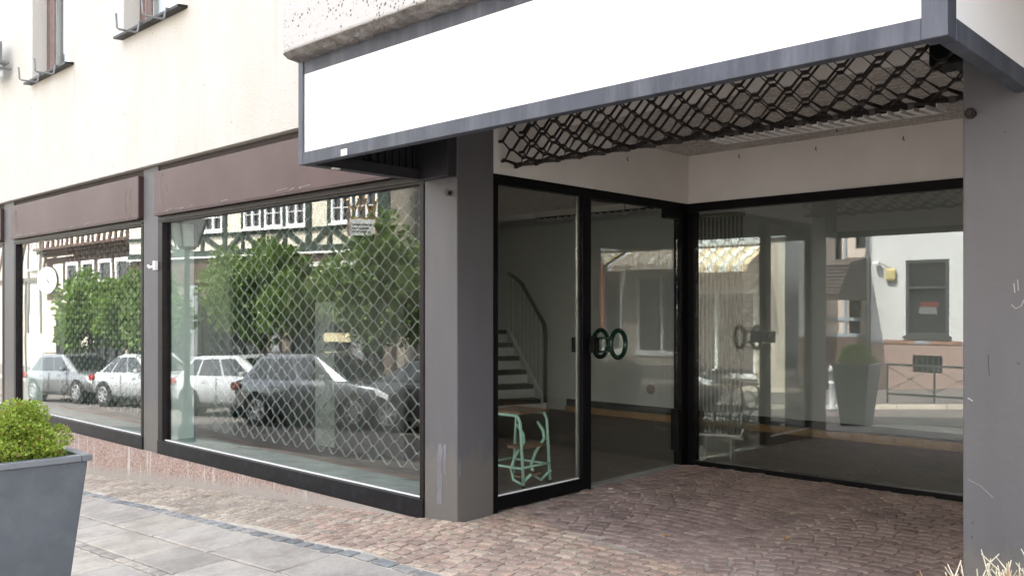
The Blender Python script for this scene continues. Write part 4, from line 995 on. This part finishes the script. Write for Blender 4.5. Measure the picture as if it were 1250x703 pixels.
MB().bar((0, .056, 0), (.02, .056, .3), .04, .01, (0, 1, 0)).build('hand', 'cast_iron', dk); MB().bar((0, .056, 0), (.14, .056, -.1), .05, .01, (0, 1, 0)).build('hand', 'cast_iron', dk)
MB().tube([(-.53, 0, 0), (-1.2, 0, 0), (-1.2, 0, -3.8)], .04, 6).build('bracket', 'cast_iron', dk)

# trees: tapered trunk, limbs, crown of leaf clumps
def tree(label, x, y, zc, rx, ry, rz_, nleaf, seed, ls=.16):
    random.seed(seed); z0 = g(x, y); t = thing('street_tree', label, 'tree', (x, y, z0), group='plane trees along the street'); zc -= z0
    tr = MB(); tr.tube([(0, 0, -.1), (.02, .01, .8), (-.02, .02, zc - rz_ * .7), (.02, 0, zc), (0, 0, zc + rz_ * .5)], [.17, .13, .10, .06, .02], 9); 
    tr.build('trunk', 'bark', t, smooth=True)
    cl = []
    for k in range(46):
        while 1:
            p = Vector((rnd(-1, 1), rnd(-1, 1), rnd(-1, 1)))
            if .25 < p.length < 1: break
        cl.append((Vector((p.x * rx * .82, p.y * ry * .82, p.z * rz_ * .82)), rnd(.28, .52)))
    for k in range(12):
        c_ = cl[k][0]; MB().tube([(0, 0, zc - rz_ * .6 + rnd(0, .5)), (c_.x * .5, c_.y * .5, zc + c_.z * .35), (c_.x, c_.y, zc + c_.z)], [.05, .03, .012], 5).build('limb', 'bark', t)
    lf = MB()
    for k in range(nleaf):
        c_, r_ = random.choice(cl); a = rnd(0, 2 * math.pi); q = rnd(-1, 1); s_ = math.sqrt(1 - q * q); d = Vector((s_ * math.cos(a), s_ * math.sin(a), q)); p = c_ + d * r_ * (random.random() ** .45) * 1.15
        kk = rnd(.7, 1.35); leaf_mesh(lf, (p.x, p.y, p.z + zc), d + Vector((rnd(-1, 1), rnd(-1, 1), rnd(-.6, .4))), rnd(ls * .6, ls * 1.15), (.12 * kk, .20 * kk, .036 * kk), .8)
    lf.build('crown', 'leaf', t)['kind'] = 'stuff'; return t
tree('leafy green street tree left of the lantern and behind the white estate car', -22.0, -8.9, 1.95, 3.1, 1.3, 1.45, 15000, 1, .13)
tree('largest bright green street tree beside the hanging crown sign', -15.9, -8.2, 2.05, 2.4, 1.2, 1.55, 15000, 2, .12)
tree('green street tree behind the far display window, left one', -32.2, -8.2, 1.4, 2.6, 1.3, 1.5, 7000, 3, .18)
tree('green street tree behind the far display window, right one', -28.2, -8.4, 1.3, 2.4, 1.3, 1.5, 7000, 4, .18)

# cars
def wheel(par, x, y, r, m='alloy'):
    w_ = MB().lathe([(r * .72, -.10), (r * .96, -.10), (r, -.07), (r, .07), (r * .96, .10), (r * .72, .10)], 28, (0, 0), 'y').build('wheel', 'tyre', par, loc=(x, y, r), smooth=False)
    s_ = -1 if y < 0 else 1
    rim = MB().lathe([(r * .72, .05 * s_), (r * .70, .098 * s_), (r * .62, .104 * s_), (r * .60, .06 * s_), (r * .1, .05 * s_)], 24, (0, 0), 'y').build('rim', 'arch_black', w_)
    for k in range(7):
        a = 2 * math.pi * k / 7; MB().bar((0, .085 * s_, 0), (math.cos(a) * r * .66, .098 * s_, math.sin(a) * r * .66), .055, .03, (0, 1, 0)).build('spoke', m, w_)
    rg_ = MB().tube([(math.cos(2 * math.pi * k / 24) * r * .68, .098 * s_, math.sin(2 * math.pi * k / 24) * r * .68) for k in range(24)], .018, 6, True).build('rim_ring', m, w_)
def car(label, paint, x, y, L=4.5, W=1.78, H=1.46, estate=True, rz=0.0, sl=None):
    z0 = g(x, y) + .03; t = thing('parked_car', label, 'car', (x, y, z0), rz, 'cars parked along the far side of the road'); t.rotation_euler = (0, -math.atan((g(x + 1.3, y) - g(x - 1.3, y)) / 2.6), rz)
    h = W / 2; r = .32; xa, xb = -L / 2 + .82, L / 2 - .88
    # stations: x, z_bottom, z_belt, half width at belt
    st_ = [(-L / 2, .42, .80, h * .80), (-L / 2 + .06, .30, .93, h * .88), (-L / 2 + .35, .24, .97, h * .97), (xa - .42, .22, .98, h), (xa + .42, .20, .97, h), (0, .20, .955, h), (xb - .42, .20, .935, h), (xb, .22, .89, h * .99), (xb + .42, .24, .84, h * .97), (L / 2 - .18, .26, .76, h * .86), (L / 2, .36, .62, h * .70)]
    vs = []; n = 10
    for (sx, zb_, zt, hw) in st_:
        zm = (zb_ + zt) / 2
        vs += [(sx, -hw * .82, zb_), (sx, -hw * .97, zb_ + .12), (sx, -hw, zm + .05), (sx, -hw * .97, zt - .06), (sx, -hw * .90, zt), (sx, hw * .90, zt), (sx, hw * .97, zt - .06), (sx, hw, zm + .05), (sx, hw * .97, zb_ + .12), (sx, hw * .82, zb_)]
    fs = [(n * i + k, n * i + (k + 1) % n, n * i + n + (k + 1) % n, n * i + n + k) for i in range(len(st_) - 1) for k in range(n)] + [tuple(range(n)), tuple(n * (len(st_) - 1) + k for k in range(n - 1, -1, -1))]
    b = MB().add(vs, fs).build('body', paint, t, smooth=True, bevel=0)
    # cabin: belt line to roof
    rear = -L / 2 + (.22 if estate else .35); fr0 = xb - .28; rf0, rf1 = rear + (.42 if estate else .75), fr0 - .95
    low = [(rear, h * .84), (rear + .6, h * .89), (0, h * .90), (fr0 - .3, h * .88), (fr0, h * .78)]; up = [(rf0, h * .62), (rf0 + .35, h * .66), (0 - .05, h * .68), (rf1 - .1, h * .66), (rf1, h * .60)]
    zb2 = .93; vs = [(x_, -y_, zb2) for x_, y_ in low] + [(x_, -y_, H - (.05 if i in (0, 4) else .0)) for i, (x_, y_) in enumerate(up)] + [(x_, y_, zb2) for x_, y_ in low] + [(x_, y_, H - (.05 if i in (0, 4) else .0)) for i, (x_, y_) in enumerate(up)]
    fs = [(i, i + 1, i + 6, i + 5) for i in range(4)] + [(10 + i + 1, 10 + i, 15 + i, 15 + i + 1) for i in range(4)] + [(5 + i, 6 + i, 16 + i, 15 + i) for i in range(4)] + [(0, 5, 15, 10), (4, 14, 19, 9)]
    MB().add(vs, fs).build('cabin', paint, t, bevel=.03)
    def sidept(u, v, s_): # u along, v up on the cabin side plane
        xs_ = [p[0] for p in low]; i = 0
        lx = low[0][0] + (low[-1][0] - low[0][0]) * u; ux = up[0][0] + (up[-1][0] - up[0][0]) * u
        def itp(P, x_):
            for (a, ya), (c, yc) in zip(P, P[1:]):
                if x_ <= c + 1e-6: return ya + (yc - ya) * (x_ - a) / (c - a)
            return P[-1][1]
        yl, yu = itp(low, lx), itp(up, ux); return (lx + (ux - lx) * v, s_ * (yl + (yu - yl) * v + .012), zb2 + (H - .02 - zb2) * v)
    for s_ in (-1, 1):
        for (ua, ub) in ((.05, .25), (.28, .57), (.60, .90)):
            P = [sidept(ua + (.02 if ua < .1 else 0), .10, s_), sidept((ua + ub) / 2, .08, s_), sidept(ub, .08, s_), sidept(ub - (.02 if ub > .8 else 0), .86, s_), sidept((ua + ub) / 2, .88, s_), sidept(ua + (.03 if ua < .1 else 0), .84, s_)]
            Q = [(a, b_ - s_ * .05, c) for a, b_, c in P]; MB().add(P + Q, [tuple(range(6)), tuple(range(11, 5, -1))] + [(i, (i + 1) % 6, 6 + (i + 1) % 6, 6 + i) for i in range(6)]).build('side_window', 'car_glass', t)
        MB().box(fr0 - .55, fr0 - .40, s_ * (h + .02) - .08, s_ * (h + .02) + .08, .96, 1.08).build('mirror', paint, t, bevel=.03)
        for xx in (-.95, .15): box('handle', paint, t, xx, xx + .17, s_ * h * .985 - .015, s_ * h * .985 + .015, .80, .83)
        for xx in (-.40, .72): box('door_gap', 'arch_black', t, xx, xx + .012, s_ * h * 1.0 - .006, s_ * h * 1.0 + .004, .32, .92)
        box('sill_trim', 'arch_black', t, xa + .42, xb - .42, s_ * h * .97 - .02, s_ * h * .97 + .02, .20, .27)
        P = [(-L / 2 + .02, .72), (-L / 2 + .22, .76), (-L / 2 + .32, .86), (-L / 2 + .10, .91), (-L / 2 + .01, .88)]
        MB().prism(P, s_ * (h * .66), s_ * (h * .975), 'y').build('tail_light', 'tail_red', t, bevel=.01)
        P = [(L / 2 - .36, .66), (L / 2 - .06, .56), (L / 2 - .04, .66), (L / 2 - .42, .80)]; MB().prism(P, s_ * (h * .60), s_ * (h * .93), 'y').build('headlight', 'lamp_clear', t, bevel=.01)
        for xx in (xa, xb):
            MB().lathe([(r + .075, s_ * (h * 1.0 + .004)), (r + .075, s_ * (h - .30))], 28, (xx, r), 'y').build('wheel_arch', 'arch_black', t)
            wheel(t, xx, s_ * (h - .085), r)
    def pl4(nm, a, bq, m, off):
        P = [Vector(q) for q in a]; n_ = (P[1] - P[0]).cross(P[2] - P[0]).normalized(); n_ = n_ if n_.x * off > 0 else -n_
        MB().add([p + n_ * .012 for p in P] + [p - n_ * .03 for p in P], [(0, 1, 2, 3), (7, 6, 5, 4), (0, 4, 5, 1), (1, 5, 6, 2), (2, 6, 7, 3), (3, 7, 4, 0)]).build(nm, m, t)
    def lerp(a, b_, f): return a + (b_ - a) * f
    pl4('rear_window', [(lerp(rear, rf0, .15), -h * .74, lerp(zb2, H - .05, .15)), (lerp(rear, rf0, .15), h * .74, lerp(zb2, H - .05, .15)), (lerp(rear, rf0, .88), h * .58, lerp(zb2, H - .05, .88)), (lerp(rear, rf0, .88), -h * .58, lerp(zb2, H - .05, .88))], 0, 'car_glass', -1)
    pl4('windscreen', [(lerp(fr0, rf1, .06), -h * .72, lerp(zb2, H - .05, .06)), (lerp(fr0, rf1, .06), h * .72, lerp(zb2, H - .05, .06)), (lerp(fr0, rf1, .92), h * .56, lerp(zb2, H - .05, .92)), (lerp(fr0, rf1, .92), -h * .56, lerp(zb2, H - .05, .92))], 0, 'car_glass', 1)
    box('bumper', 'arch_black', t, -L / 2 - .01, -L / 2 + .2, -h * .72, h * .72, .26, .40, bevel=.02)
    if estate:
        for s_ in (-1, 1): MB().tube([(rf0 + .1, s_ * h * .60, H + .0), (rf0 + .2, s_ * h * .60, H + .04), (rf1 - .2, s_ * h * .60, H + .04), (rf1 - .1, s_ * h * .60, H + .0)], .016, 6).build('roof_rail', 'arch_black', t)
        box('spoiler', paint, t, rf0 - .14, rf0 + .08, -h * .56, h * .56, H - .06, H - .02, bevel=.01)
    return t
car('white estate car with red tail lights parked behind the dark grey car', 'car_white', -20.1, -7.55, rz=R(-12))
car('dark grey hatchback parked in front of the white estate car', 'car_grey', -16.1, -7.1, L=4.4, H=1.5, estate=True, rz=R(-14))
car('black low car at the right end of the parked row', 'car_black', -12.6, -7.9, L=4.4, H=1.40, estate=False, rz=R(-8))
car('white compact car parked between the two far trees', 'car_white', -25.8, -7.6, L=4.2, H=1.5, estate=False, rz=R(-10))
car('silver estate car farthest along the parked row', 'car_silver', -30.4, -7.2, L=4.4, H=1.5, rz=R(-8))

# dry leaves blown into the entrance
for (x, y, a, lab) in ((-3.15, .62, .4, 'small curled dry leaf on the entrance setts nearest the street'), (-2.55, 1.05, 2.0, 'small dark dry leaf in the middle of the entrance setts'), (-4.25, 1.50, 1.0, 'pale crumpled scrap on the setts at the foot of the glass door')):
    z = g(x, y) + .012; m_ = 'twig_brown' if 'leaf' in lab else 'white_label'
    o = MB().add([(-.03, 0, 0), (-.01, .014, .006), (.02, .012, .004), (.035, 0, .012), (.015, -.014, .007), (-.012, -.012, .003), (0, 0, -.004)], [(0, 6, 1), (1, 6, 2), (2, 6, 3), (3, 6, 4), (4, 6, 5), (5, 6, 0)]).build('dry_leaf' if 'leaf' in lab else 'paper_scrap', m_, None, loc=(x, y, z), rz=a)
    tag(o, lab, 'leaf' if 'leaf' in lab else 'litter')
